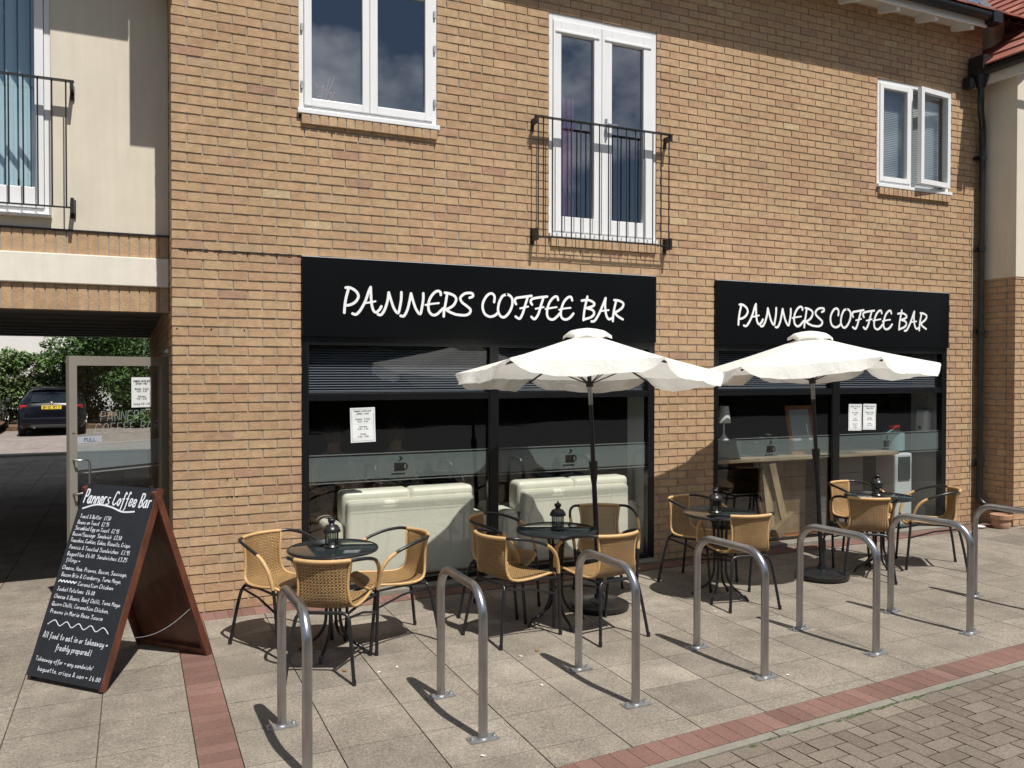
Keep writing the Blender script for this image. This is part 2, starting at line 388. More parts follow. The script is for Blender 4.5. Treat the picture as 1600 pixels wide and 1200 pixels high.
for k in range(-60,150):
    s0=k*.103; paver(rb,[kp(s0,-.2),kp(s0+.103,-.2),kp(s0+.103,-.003),kp(s0,-.003)],.002,rt_(),g=.0022,tilt=.004)
struct(rb,'red_brick_band','red_block')
kb=MB()
for k in range(-7,17):
    s0=k*.914; paver(kb,[kp(s0,-.262),kp(s0+.91,-.262),kp(s0+.91,-.206),kp(s0,-.206)],.004,rt_(),g=.002)
struct(kb,'kerb','kerb')
th_=MB(); 
for a,b in ((.985,4.445),(5.17,8.62)):
    th_.box(a,b,-.148,-.002,-.03,.035+gz((a+b)/2))
struct(th_,'window_step','kerb',bevel=.006)
rd=MB()
def hb(i,j):   # 45-degree-free herringbone in kerb-aligned coordinates
    pass
U=.1
for a in range(-6,150):
    for b in range(-3,62):
        r_=(a+b)%4
        if r_==0: rect=(a,b,a+2,b+1)
        elif r_==2: rect=(a,b,a+1,b+2)
        else: continue
        s0,t0,s1,t1=[q*U for q in rect]
        poly=[kp(s0,-.37-t1),kp(s1,-.37-t1),kp(s1,-.37-t0),kp(s0,-.37-t0)]
        poly=clip(poly,-1,KC-.267/ca-.1,KS)
        if len(poly)>2: paver(rd,poly,-.002,rt_(),g=.0046,tilt=.007)
for k in range(-60,150):
    s0=k*.2; paver(rd,[kp(s0,-.366),kp(s0+.2,-.366),kp(s0+.2,-.268),kp(s0,-.268)],-.001,rt_(),g=.0025,tilt=.006)
struct(rd,'road_paving','road_block')
ms=MB()
random.seed(3)
for k in range(420):       # moss in the kerb joint
    s0=random.uniform(0,9.5)*1.0; t0=-.265+random.gauss(0,.008) if random.random()<.7 else -.2+random.gauss(0,.005)
    if math.sin(s0*2.3)+random.random()*1.2<.35: continue
    x,y=kp(s0,t0); r_=random.uniform(.006,.018); h=random.uniform(.003,.010); z=gz(x)
    ms.add([(x-r_*2,y,z),(x,y-r_*.6,z),(x+r_*2,y,z),(x,y+r_*.6,z),(x,y,z+h)],[(0,1,4),(1,2,4),(2,3,4),(3,0,4)])
tag(ms.build('moss','moss'),'green moss growing in the kerb joints','moss',kind='stuff')
# car park beyond the passage
cp=MB()
for i in range(0,110):
    for j in range(0,46):
        x0=-9+i*.12*1.2; y0=15.0+j*.2
        if (j%2): x0+=.07
        paver(cp,[(x0,y0),(x0+.144,y0),(x0+.144,y0+.2),(x0,y0+.2)],0.0,rt_(),g=.003)
struct(cp,'car_park_paving','carpark_block')
k2=MB(); k2.box(-9,7,14.62,14.98,-.06,.03); struct(k2,'car_park_kerb','kerb',bevel=.01)
md=MB(); md.box(-12,8,24.3,34,-.1,.10); struct(md,'planting_bed','mulch')
# ---------------------------------------------------------------- building
B=thing('brick_building','two-storey yellow brick building with black shop signs and an open passage at its left','building')
def brick_wall(a0,a1,z0,z1,ops,fn,mb,mm,depth=.1,ext=False):
    """a along the wall, z up; fn(a,d,z)->world with d into the wall"""
    k0=math.floor((z0-2.85)/.075+.01); k1=math.ceil((z1-2.85)/.075-.01)
    for k in range(k0,k1):
        zl=2.85+.075*k; zc=zl+.0375
        spans=[(a0,a1)]
        for (o0,o1,p0,p1) in ops:
            if p0<zc<p1:
                ns=[]
                for s,e in spans:
                    if o1<=s or o0>=e: ns.append((s,e)); continue
                    if o0>s: ns.append((s,o0))
                    if o1<e: ns.append((o1,e))
                spans=ns
        off=0 if k%2==0 else .1125
        for s,e in spans:
            j=math.floor((s-off)/.225)
            while True:
                b0=off+j*.225; b1=b0+.225; j+=1
                if b0>=e-1e-6: break
                c0=s if b0<=s+1e-6 else b0+.005; c1=e if b1>=e-1e-6 else b1-.005
                if c1-c0<.02: continue
                f=random.uniform(-.0012,.0016); J=lambda: random.uniform(-.0022,.0022)
                zj=random.uniform(-.001,.001); zb=zl+.0062+zj; zt=zl+.0688+zj
                fr=[(c0+J(),f+J()*.6,zb+J()),(c1+J(),f+J()*.6,zb+J()),(c1+J(),f+J()*.6,zt+J()),(c0+J(),f+J()*.6,zt+J())]
                bk=[(c0,depth,zb),(c1,depth,zb),(c1,depth,zt),(c0,depth,zt)]
                vs=[fn(*p) for p in fr+bk]
                tn=random.random()
                if tn>.992 or tn<.02: pass
                else: tn=min(.92,max(.06,random.gauss(.52,.21)))
                mb.add(vs,[(0,1,2,3),(0,4,5,1),(3,2,6,7),(0,3,7,4),(1,5,6,2)],tn)
    xs=sorted(set([a0,a1]+[min(max(v,a0),a1) for o in ops for v in o[:2]])); zs=sorted(set([z0,z1]+[min(max(v,z0),z1) for o in ops for v in o[2:]]))
    for i in range(len(xs)-1):
        for j in range(len(zs)-1):
            xc=(xs[i]+xs[i+1])/2; zc=(zs[j]+zs[j+1])/2
            if any(o[0]<xc<o[1] and o[2]<zc<o[3] for o in ops) or xs[i+1]-xs[i]<1e-5 or zs[j+1]-zs[j]<1e-5: continue
            xa=xs[i]+(.007 if i==0 else 0); xb=xs[i+1]-(.007 if i==len(xs)-2 else 0)
            c=[(xa,.009,zs[j]),(xb,.009,zs[j]),(xb,.009,zs[j+1]),(xa,.009,zs[j+1])]
            c2=[(p[0],depth,p[2]) for p in c]
            mm.add([fn(*p) for p in c+c2],[(0,1,2,3),(7,6,5,4),(0,4,5,1),(3,2,6,7),(0,3,7,4),(1,5,6,2)])
random.seed(11)
bw=MB(); bm=MB()
OPS=[(.983,4.444,-.1,2.85),(5.17,8.62,-.1,2.85),(.969,2.163,3.975,5.25),(3.264,4.457,3.15,5.25),(7.452,8.637,3.975,5.25)]
brick_wall(0,9.2,-.075,6.15,OPS,lambda a,d,z:(a,d,z),bw,bm)
# return + passage wall (faces -X), with the shop entrance
brick_wall(-9.3,-.102,-.075,2.5,[(-1.72,-.80,-.1,2.1)],lambda a,d,z:(d,-a,z),bw,bm)
brick_wall(-.5,-.102,2.475,6.15,[],lambda a,d,z:(d,-a,z),bw,bm)
bw.build('brick_wall','brick',B); bm.build('mortar_joints','mortar',B)
# soldier courses
def soldiers(mb,mm,x0,x1,z0,z1,y0,depth=.1,w=.075,jt=.010):
    n=max(1,round((x1-x0)/w)); s=(x1-x0)/n
    for k in range(n):
        a=x0+k*s+jt/2; b=a+s-jt; f=y0+random.uniform(-.0012,.0012)
        mb.box(a,b,f,y0+depth,z0+.002,z1-.002,min(.95,max(.07,random.gauss(.6,.2))))
    mm.box(x0+.002,x1-.002,y0+.007,y0+depth-.002,z0+.003,z1-.003)
for nm,aa in (('soldier_course',(-4.2,-.002,2.385,2.59,.5,.1)),('soldier_course',(-4.2,-.002,2.825,3.01,.5,.1)),('brick_sill',(.985,2.16,3.93,4.008,-.03,.12)),('brick_sill',(7.46,8.63,3.93,4.008,-.03,.12)),('brick_sill',(3.275,4.45,3.075,3.15,-.025,.12))):
    sb=MB(); sm_=MB(); soldiers(sb,sm_,*aa[:5],depth=aa[5]); o_=sb.build(nm,'brick',B); sm_.build('mortar_joints','mortar',o_)
ln=MB(); ln.box(-4.2,-.004,.475,.62,2.59,2.825); ln.build('passage_lintel','lintel',B,bevel=.008)
rw=MB(); rw.box(-4.2,-.855,.512,.7,3.02,3.12); rw.box(-.855,-.003,.512,.7,3.02,6.2)
rw.box(-4.2,-2.2,.512,.7,3.12,6.2); rw.box(-2.2,-.855,.512,.7,5.2,6.2); rw.build('rendered_wall','render',B)
dp=MB(); dp.box(-4.2,-.004,.49,.60,3.006,3.02); dp.build('drip_bead','black_iron',B)
# passage shell
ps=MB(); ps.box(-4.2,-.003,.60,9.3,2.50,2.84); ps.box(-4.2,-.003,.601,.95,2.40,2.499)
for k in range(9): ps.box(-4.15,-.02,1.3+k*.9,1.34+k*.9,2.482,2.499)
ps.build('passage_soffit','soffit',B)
pw=MB(); pw.box(-4.5,-4.2,.5,9.3,-.1,6.2); pw.build('passage_side_wall','render',B)
# shop interior shell
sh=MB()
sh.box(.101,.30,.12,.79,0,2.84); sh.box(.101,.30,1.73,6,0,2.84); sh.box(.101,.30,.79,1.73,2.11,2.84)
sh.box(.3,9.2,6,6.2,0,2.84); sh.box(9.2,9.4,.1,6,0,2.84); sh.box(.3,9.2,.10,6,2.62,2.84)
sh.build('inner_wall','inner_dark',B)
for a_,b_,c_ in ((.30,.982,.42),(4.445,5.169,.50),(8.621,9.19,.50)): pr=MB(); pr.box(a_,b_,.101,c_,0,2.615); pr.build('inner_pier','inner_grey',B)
fl=MB(); fl.box(.3,9.2,.1,6,-.08,.045); fl.build('shop_floor','wood_floor',B)
# upper floor shells (a dark room behind every window)
uf=MB()
uf.box(.1,9.2,3.6,3.8,2.85,5.7); uf.box(.1,9.2,.12,3.6,5.45,5.6); uf.box(.1,9.2,.12,3.6,2.85,2.95)
uf.box(.12,.25,.12,3.6,2.95,5.45); uf.box(2.6,2.75,.12,3.6,2.95,5.45); uf.box(6.6,6.7,.12,3.6,2.95,5.45); uf.box(9.0,9.2,.12,3.6,2.95,5.45)
uf.box(-2.4,-2.3,.7,3.6,2.95,5.4); uf.box(-2.4,.1,3.6,3.8,2.85,5.4); uf.box(-2.4,.1,.7,3.6,5.3,5.4)
uf.build('upper_room','inner_mid',B)
bk=MB(); bk.box(-4.5,9.4,9.3,9.5,2.5,6.3); bk.box(.1,9.4,9.3,9.5,0,2.5); bk.box(9.4,9.6,0,9.3,0,6.3); bk.box(-4.5,-4.3,.7,9.3,6.2,6.25); bk.build('rear_wall','render',B)
# roof
def tiles(mb,a0,a1,n,fn,step=.24,rise=.14,th=.035,tw=.17):
    for r_ in range(n):
        m_=max(1,round((a1-a0)/tw)); o=(r_%2)*.5
        for k in range(-1,m_):
            b0=a0+(k+o)*tw; b1=b0+tw-.004; b0=max(b0,a0); b1=min(b1,a1)
            if b1-b0<.02: continue
            j=random.uniform(-.003,.003)
            vs=[]
            for (s,zz) in ((0,th+.012+j),(1.18,th+.012-.03)):
                for b in (b0,b1):
                    for tt in (0,-th*.6): vs.append(fn(b,(r_+s)*step,(r_+s)*rise+zz+tt))
            mb.add(vs,[(0,2,6,4),(0,1,3,2),(1,5,7,3),(0,4,5,1),(2,3,7,6)],rt_())
rf=MB(); random.seed(5)
tiles(rf,-.06,12,12,lambda a,b,z:(a,-.37+b,6.10+z))
rf.build('roof_tiles','red_tile',B)
rs_=MB(); 
rs_.add([(-.06,-.33,6.07),(14,-.33,6.07),(14,8.5,11.25),(-.25,8.5,11.25)],[(0,1,2,3)]); rs_.add([(-.06,-.33,6.03),(9.4,-.33,6.03),(9.4,8.5,11.2),(-.25,8.5,11.2)],[(3,2,1,0)])
rs_.add([(-.25,8.5,11.25),(9.4,8.5,11.25),(9.4,10,10.0),(-.25,10,10)],[(0,1,2,3)])
rs_.add([(-4.6,.05,5.62),(-.07,.05,5.62),(-.07,8.5,11.25),(-4.6,8.5,11.25)],[(0,1,2,3)]); rs_.add([(-4.6,8.5,11.25),(-.07,8.5,11.25),(-.07,10,10),(-4.6,10,10)],[(0,1,2,3)])
rs_.box(-4.5,9.4,9.5,9.6,5.9,10.2)
rs_.build('roof','red_tile',B)  # unseen ridge set high so the roof's shadow reaches the car park
ev=MB(); ev.box(-.06,8.86,-.305,-.28,5.945,6.06)
ev.build('fascia','white_frame',B,bevel=.003)
sf=MB(); sf.box(-.06,8.86,-.279,-.001,6.03,6.05); sf.build('eaves_soffit','cream_paint',B)
for k in range(16):
    ra=MB()
    x=8.66-.6*k
    if x<0: break
    ra.add([(x-.025,-.27,5.90),(x+.025,-.27,5.90),(x+.025,-.27,6.03),(x-.025,-.27,6.03),(x-.025,-.001,5.97),(x+.025,-.001,5.97),(x+.025,-.001,6.03),(x-.025,-.001,6.03)],[(0,1,2,3),(0,4,5,1),(1,5,6,2),(0,3,7,4)]); ra.build('rafter_foot','white_frame',B)
gt=MB()
gp=[(-.306,6.06),(-.31,6.02),(-.34,5.995),(-.375,5.995),(-.405,6.02),(-.41,6.07)]
vs=[(x,y,z) for x in (-.06,8.9) for y,z in gp]; gt.add(vs,[(i,i+1,i+7,i+6) for i in range(5)],sm=True)
vs=[(x,y*.98-.006,z+.004) for x in (-.06,8.9) for y,z in gp]; gt.add(vs,[(i+6,i+7,i+1,i) for i in range(5)],sm=True)
for x in (-.06,8.9): gt.add([(x,y,z) for y,z in gp],[tuple(range(6))])
gt.box(8.82,8.98,-.42,-.28,5.97,6.10)
gt.build('gutter','black_plastic',B)
vb=MB(); vb.box(-.155,-.004,-.15,.495,4.98,6.0); vb.box(-.004,.035,-.15,-.004,4.98,5.93); vb.build('eaves_shadow_box','white_frame',B)  # unseen boxes added above the frame to cast the block shadow on the render
le=MB(); le.box(-4.6,-.20,.02,.05,5.50,5.62); le.build('low_fascia','white_frame',B)
# upper windows
def fr(mb,x0,x1,z0,z1,y0,y1,w,wt=None,wb=None):
    wt=w if wt is None else wt; wb=w if wb is None else wb
    mb.box(x0,x0+w,y0,y1,z0,z1); mb.box(x1-w,x1,y0,y1,z0,z1); mb.box(x0+w,x1-w,y0,y1,z0,z0+wb); mb.box(x0+w,x1-w,y0,y1,z1-wt,z1)
def pane(parent,x0,x1,z0,z1,y,m_='glass_up',name='pane',t=.004):
    q=MB(); q.box(x0,x1,y,y+t,z0,z1); return q.build(name,m_,parent)
def part(name,mb,m_,parent,**k): return mb.build(name,m_,parent,**k)
f=MB(); fr(f,.970,2.162,4.05,5.25,.012,.07,.04,.05,.035); f.box(.955,2.178,-.035,.075,4.012,4.05)
W1=part('window',f,'white_frame',B,bevel=.004)
s=MB(); fr(s,1.012,1.560,4.088,5.198,-.002,.055,.062); fr(s,1.563,2.12,4.088,5.198,-.002,.055,.067); part('sash',s,'white_frame',W1,bevel=.005)
pane(W1,1.073,1.499,4.149,5.137,.03); pane(W1,1.629,2.054,4.154,5.132,.03)
for x in (.993,2.14):
    for z in (4.25,4.72,5.02): hg=MB(); hg.box(x-.009,x+.009,-.006,.012,z-.03,z+.03); part('hinge',hg,'galvanised',W1)
f=MB(); fr(f,3.266,4.455,3.20,5.25,.012,.07,.04,.06,.02); f.box(3.262,4.459,-.03,.10,3.165,3.199)
W2=part('window',f,'white_frame',B,bevel=.004); W2['label']='tall white french window behind the black balcony railing'
s=MB(); fr(s,3.308,3.828,3.222,5.188,-.002,.055,.083,.12,.14); fr(s,3.832,4.412,3.222,5.188,-.002,.055,.11,.12,.14)
s.box(3.33,3.80,-.012,-.002,5.075,5.10); s.box(3.86,4.39,-.012,-.002,5.075,5.10)
part('sash',s,'white_frame',W2,bevel=.005)
pane(W2,3.39,3.746,3.36,5.07,.03); pane(W2,3.941,4.303,3.36,5.07,.03)
FW=thing('flower_bunch','bunch of small orange flowers behind the left pane of the upper window','flowers',(1.15,.14,4.09))
q=MB(); random.seed(31)
for k in range(26):
    x=1.10+random.uniform(0,.20); z=4.15+random.uniform(0,.20)*(1-abs(x-1.17)*3); y=.12+random.uniform(0,.06); q.lathe([(0,-.011),(.011,0),(0,.011)],(x,y,z),7)
q.build('blossom','flower_orange',FW)
q=MB()
for k in range(12): x=1.12+k*.014; q.tube([(1.17,.15,4.09),(x+random.uniform(-.03,.05),.15,4.2+random.uniform(0,.2))],.0025,5)
q.build('stem','light_wood',FW)
h=MB(); h.box(3.862,3.882,-.02,-.002,4.13,4.33); h.box(3.862,3.882,-.05,-.021,4.25,4.28); h.box(3.862,3.978,-.055,-.04,4.255,4.275); part('handle',h,'stainless',W2,bevel=.003)
c=MB()
for k in range(7):
    x=3.47+k*.026; c.tube([(x,.22+(k%2)*.02,3.1),(x+.002,.22+(k%2)*.02,4.55)],.014,8)
part('curtain',c,'purple_curtain',W2)
f=MB(); fr(f,7.454,8.635,4.05,5.25,.012,.07,.04,.045,.035); f.box(7.44,8.65,-.035,.075,4.012,4.05); f.box(7.985,8.03,.012,.07,4.085,5.205)
W3=part('window',f,'white_frame',B,bevel=.004); W3['label']='small white window with its right sash hung open'
s=MB(); fr(s,7.495,7.983,4.088,5.202,-.002,.05,.055); part('sash',s,'white_frame',W3,bevel=.005)
pane(W3,7.549,7.929,4.142,5.148,.03,'glass_left')
# open sash hinged on the right
sh_=MB(); hx=8.588; th=R(6); Mx=Matrix.Translation((hx,-.01,0))@Matrix.Rotation(th,4,'Z')
def boxM(mb,*a): mb.box(*a,M=Mx)
for a in ((-.565,-.51,-.04,.01,4.088,5.202),(-.055,0,-.04,.01,4.088,5.202),(-.509,-.056,-.04,.01,4.088,4.143),(-.509,-.056,-.04,.01,5.147,5.202)): boxM(sh_,*a)
part('open_sash',sh_,'white_frame',W3)
pn=MB(); boxM(pn,-.509,-.056,-.018,-.013,4.143,5.147); part('pane',pn,'glass_left',W3)
bl=MB()
for k in range(52): bl.box(7.5,8.6,.11,.135,4.10+k*.021,4.103+k*.021+.004)
bl.box(7.5,8.6,.105,.14,5.19,5.22); bl.box(7.5,8.6,.16,.165,4.06,5.22)
part('venetian_blind',bl,'blind_white',W3)
f=MB(); fr(f,-2.199,-.857,3.122,5.199,.53,.60,.045,.06,.05); f.box(-2.2,-.85,.44,.62,3.10,3.12)
W4=part('window',f,'white_frame',B,bevel=.004); W4['label']='left white french window with pale blue vertical blinds'
s=MB(); fr(s,-2.15,-1.53,3.175,5.135,.515,.57,.08,.1,.16); fr(s,-1.526,-.905,3.175,5.135,.515,.57,.062,.1,.16); part('sash',s,'white_frame',W4,bevel=.005)
pane(W4,-2.07,-1.61,3.335,5.035,.55,'glass_left'); pane(W4,-1.46,-.967,3.335,5.035,.55,'glass_left')
vb=MB()
for k in range(14):
    x=-2.12+k*.089; Mv=Matrix.Translation((x,.70,0))@Matrix.Rotation(R(38),4,'Z'); vb.box(-.044,.044,0,.003,3.2,5.1,M=Mv)
part('vertical_blind',vb,'blind_blue',W4)
def railing(x0,x1,y,yw,z0,z1,bars):
    q=MB(); q.box(x0-.03,x1+.03,y-.02,y+.018,z1,z1+.012); q.box(x0-.01,x1+.01,y-.006,y+.006,z0,z0+.012)
    for b in bars: q.tube([(b,y,z0+.006),(b,y,z1+.003)],.0062,6)
    for x in (x0-.012,x1+.012):
        q.box(x-.012,x+.012,y-.02,yw,z1-.055,z1-.001); q.box(x-.015,x+.015,yw-.012,yw,z1-.11,z1+.0)
        q.box(x-.012,x+.012,y-.02,yw,z0-.03,z0+.08); q.box(x-.02,x+.02,yw-.012,yw,z0-.06,z0+.085)
    return q.build('balcony_railing','black_iron',B)
railing(3.10,4.54,-.10,0,3.135,4.225,[3.103,3.155]+[3.247+.1*k for k in range(12)]+[4.444,4.535])
railing(-2.35,-.715,.40,.51,3.17,4.15,[-.743-.0965*k for k in range(17)])
# ---------------------------------------------------------------- shop fronts
def cup_mask(dx,dz):      # inside of the little cup emblem, metres from its centre
    if -.055<dx<.035 and -.045<dz<.03: return True
    r_=math.hypot(dx-.035,(dz+.005)); 
    if dx>=.03 and .020<r_<.034: return True
    if -.08<dx<.045 and -.075<dz<-.062: return True
    sx=-.012+.022*math.sin((dz-.045)*75)
    if .042<dz<.085 and abs(dx-sx)<.011: return True
    return False
def shopfront(x0,xm0,xm1,x1,dx,gap=None):
    z=gz((x0+x1)/2)
    f=MB()
    f.box(x0,x0+.052,-.004,.075,.037+z,2.198); f.box(x1-.075,x1,-.004,.075,.037+z,2.198); f.box(xm0,xm1,-.004,.075,.10,2.12)
    f.box(x0+.052,x1-.075,-.004,.075,.037+z,.10); f.box(x0+.052,x1-.075,-.004,.075,2.12,2.198)
    f.box(x0+.052,xm0,.002,.07,1.655,1.716); f.box(xm1,x1-.075,.002,.07,1.655,1.716)
    f.box(x0+.045,x0+.06,.001,.02,.10,2.12); f.box(xm0-.012,xm0-.001,.001,.02,.10,1.655)
    f.box(x0,x1,.02,.1,2.20,2.85)
    F=f.build('shop_window','black_frame',B,bevel=.003)
    for a,b in ((x0+.052,xm0),(xm1,x1-.075)):
        for c,d in ((.10,1.655),(1.716,2.12)):
            g=MB(); g.box(a,b,.032,.038,c,d); g.build('pane','glass',F)
        # frosted band with the cup cut clear
        cx=(a+b)/2; fb=MB(); y=.041
        ca_=[(1.79,3.52),(5.958-4.17+4.17,7.685)]
        cxx={0:1.838,1:3.518}[0 if a<xm0 else 1] if dx==0 else {0:5.958,1:7.685}[0 if a<xm0 else 1]
        n0=[-.09+.005*i for i in range(37)]; m0=[-.08+.005*i for i in range(35)]; cz=1.078
        def q(u0,u1,v0,v1,mb=fb,yy=y): mb.add([(u0,yy,v0),(u1,yy,v0),(u1,yy,v1),(u0,yy,v1)],[(0,1,2,3)])
        q(a,cxx-.09,.978,1.178); q(cxx+.09,b,.978,1.178); q(cxx-.09,cxx+.09,.978,cz-.08); q(cxx-.09,cxx+.09,cz+.09,1.178)
        for zz in m0[:-1]:
            run=None
            for xx in n0[:-1]+[n0[-1]]:
                ins=xx>=n0[-1]-1e-6 or cup_mask(xx+.0025,zz+.0025)
                if not ins and run is None: run=xx
                if ins and run is not None: q(cxx+run,cxx+xx,cz+zz,cz+zz+.005); run=None
        o=fb.build('frosted_band','frost',F)
        l2=MB(); q(a,b,.955,.963,l2); q(a,b,1.193,1.201,l2); l2.build('band_line','frost_line',F)
        hb_=MB()
        for k in range(18):
            zz=1.735+.0215*k; hb_.add([(a,.085,zz),(b,.085,zz),(b,.103,zz+.012),(a,.103,zz+.012),(a,.085,zz-.001),(b,.085,zz-.001),(b,.103,zz+.011),(a,.103,zz+.011)],[(0,1,2,3),(7,6,5,4),(0,4,5,1)])
        hb_.box(a,b,.085,.108,1.722,1.730); hb_.build('venetian_blind','blind_grey',F)
    return F
shopfront(.985,2.664,2.753,4.442,0)
shopfront(5.172,6.806,6.905,8.618,4.17)
def shade_band(): pass
SG=[[(344,401),(381,402),(430,376),(452,333),(429,288),(389,262),(352,253)],[(366,386),(348,321),(336,248),(332,192)],[(401,186),(433,181),(470,220),(511,295),(540,377),(557,414)],[(557,414),(559,353),(565,272),(582,216),(607,204),(636,230),(649,255)],[(503,278),(544,284),(598,296)],[(619,186),(648,184),(678,227),(703,301),(714,375)],[(714,375),(737,303),(762,238),(796,202),(813,256),(824,322),(826,382)],[(818,180),(848,179),(878,229),(899,308),(912,375)],[(912,375),(934,301),(960,236),(995,200),(1012,263),(1023,330),(1023,380)],[(1184,373),(1180,398),(1153,406),(1117,383),(1082,332),(1069,273),(1078,223),(1109,195),(1144,200),(1171,222),(1206,256)],[(1043,280),(1091,290),(1166,301)],[(1222,394),(1260,389),(1310,370),(1328,337),(1305,289),(1260,258),(1229,249)],[(1242,380),(1229,303),(1215,236),(1211,185)],[(1229,249),(1269,225),(1328,205)],[(1455,358),(1486,372),(1483,396),(1451,401),(1405,391),(1368,355),(1382,317),(1432,281),(1464,252),(1451,217),(1405,201),(1332,205)],[(1693,328),(1697,378),(1673,404),(1634,393),(1595,343),(1580,284),(1600,222),(1649,196),(1698,207),(1727,230)],[(1816,401),(1776,385),(1742,325),(1732,253),(1757,204),(1796,196),(1841,238),(1871,303),(1871,366),(1841,397),(1816,401)],[(1911,318),(1898,349),(1916,373),(1977,384),(2068,399)],[(2027,381),(2002,307),(1977,233),(1947,186),(1906,204)],[(1952,280),(2033,299)],[(2073,319),(2058,346),(2078,372),(2140,386),(2228,398)],[(2187,378),(2161,303),(2135,228),(2099,186),(2066,206)],[(2109,281),(2192,300)],[(2343,370),(2333,400),(2301,396),(2259,353),(2233,292),(2228,231),(2249,195),(2291,188),(2333,216),(2361,246)],[(2211,282),(2265,293),(2328,304)],[(2492,373),(2481,403),(2449,399),(2407,358),(2380,296),(2372,235),(2391,199),(2434,192),(2476,215),(2506,249)],[(2354,280),(2407,293),(2476,302)],[(2657,415),(2637,338),(2621,262),(2614,190)],[(2594,374),(2670,382),(2730,356),(2719,327),(2648,305)],[(2648,305),(2714,288),(2730,255),(2698,221),(2614,195)],[(2701,180),(2736,187),(2780,247),(2824,335),(2857,408)],[(2857,408),(2851,336),(2863,250),(2891,207),(2930,218)],[(2796,281),(2891,294)],[(2952,392),(3002,389),(3053,367),(3048,328),(3003,293),(2958,272)],[(2974,383),(2952,301),(2941,233),(2938,189)],[(2958,272),(2992,239),(3050,209)]]
THIN={4,10,19,22,24,26,32}
def sign(x0,x1,label,ox,sc):
    S=thing('shop_sign',label,'sign',(x0,0,2.2),group='black fascia signs over the shop windows')
    p=MB(); p.box(x0,x1,-.03,-.001,2.19,2.842); p.build('panel','sign_black',S,bevel=.003)
    t=MB(); t.box(x0,x1,-.034,.0,2.8425,2.8485); t.build('top_trim','alu_trim',S)
    l=MB()
    for i,st in enumerate(SG):
        pts=[Vector((ox+(x/1000-.328)*sc,2.2+z/1000)) for x,z in st]
        pts=[q.to_2d() if len(q)==3 else q for q in spline(pts,5)]
        w=.0165 if i in THIN else .0225
        ribbon(l,pts,w,.004,lambda a,b,d:(a,-.0305-d,b),off=i*.00005)
    l.build('lettering','sign_white',S)
sign(.986,4.441,'black sign reading PANNERS COFFEE BAR over the left shop window',1.328,1)
sign(5.173,8.617,'black sign reading PANNERS COFFEE BAR over the right shop window',5.452,1.017)
# ---------------------------------------------------------------- handwriting font
def _f():
    s='''a:57 37 15 14 23 43 56|57 54 63;b:1b 13|16 37 56 54 43 23 14;c:56 37 26 14 23 43 54;d:57 37 15 14 23 43 55|5b 54 63;e:15 45 56 47 27 15 14 23 43 54;f:5a 4b 3a 33 31 20|17 47;g:57 37 15 14 23 43 56|57 52 40 20;h:1b 13|15 37 57 56 53;i:27 23 33|29 2a;j:37 31 20 11|39 3a;k:1b 13|57 25 14|25 53;l:2b 24 33;m:17 13|15 27 37 33|35 47 57 53;n:17 13|15 37 47 55 53;o:37 15 14 33 43 55 56 37;p:17 10|16 37 56 54 33 13;q:57 37 15 14 33 56|57 50 61;r:17 13|15 27 47;s:57 37 26 35 54 43 13;t:3b 34 43 53|18 48;u:17 14 23 43 57|57 54 63;v:17 33 57;w:17 23 36 43 67;x:17 53|57 13;y:17 14 33 56|57 52 30 10;z:17 57 13 53;A:13 3b 4b 63|25 55;B:1b 13|1b 4b 5a 58 37 17|37 55 54 33 13;C:6a 4b 2a 15 14 33 43 64;E:5b 1b 17 13 53|17 47;F:1b 13|1b 5b|17 47;H:1b 13|5b 53|17 57;I:2b 23;J:2b 6b|4b 45 33 14;L:1b 13 53;M:13 1b 36 5b 63;N:13 1b 53 5b;O:3b 18 15 33 53 66 68 5b 3b;P:1b 13|1b 4b 5a 58 47 17;Q:3b 18 15 33 53 66 68 5b 3b|45 72;R:1b 13|1b 4b 5a 58 47 17|37 53;S:6a 4b 2b 19 38 56 54 33 13;T:0b 6b|3b 33;U:1b 14 33 53 6b;V:1b 33 5b;X:1b 53|5b 13;1:29 3b 33;2:1a 3b 5a 13 53;3:1b 5b 37 55 43 13;4:3b 15 65|48 42;5:5b 1b 18 48 55 33 13;9:58 38 19 3b 5a 53;0:3b 15 33 55 58 3b;&:63 2a 3b 4a 26 14 33 65;~:15 27 45 57;£:5a 4b 3a 33 13 63|16 46;!:3b 35|33 34;/:13 5b;-:16 46'''
    d={}
    for g in s.split(';'):
        k,v=g[0],g[2:]
        d[k]=[[(int(p[0],16),int(p[1],16)-3) for p in st.split()] for st in v.split('|')]
    d[',']=[[(2,0),(1,-1)]]; d['.']=[[(2,0),(2,.4)]]; d[':']=[[(2,0),(2,.4)],[(2,3),(2,3.4)]]
    return d
FONT=_f()
def textw(s): 
    w=0
    for c in s: w+= 4 if c==' ' else (max(p[0] for st in FONT[c] for p in st)+1.3 if c in FONT else 3)
    return w
def write(mb,s,x0,x1,y,h,fn,w,th=.0012,slope=0,jit=.25):
    """h = height of a capital; text squeezed to run from x0 to x1"""
    tw=textw(s); kx=(x1-x0)/tw; ky=h/8; cx=0
    for c in s:
        if c==' ': cx+=4; continue
        g=FONT.get(c)
        if not g: cx+=3; continue
        jy=random.uniform(-jit,jit)
        for st in g:
            pts=[Vector((x0+(cx+p[0]+.18*p[1]*ky/max(kx,1e-6)*.5)*kx, y+slope*(cx*kx)+(p[1]+jy)*ky)) for p in st]
            pts=[Vector((q[0],q[1])) for q in spline([Vector((q.x,q.y,0)) for q in pts],3)]
            ribbon(mb,pts,w*random.uniform(.8,1.15),th,fn,off=random.uniform(0,.0004))
        cx+=max(p[0] for st in g for p in st)+1.3
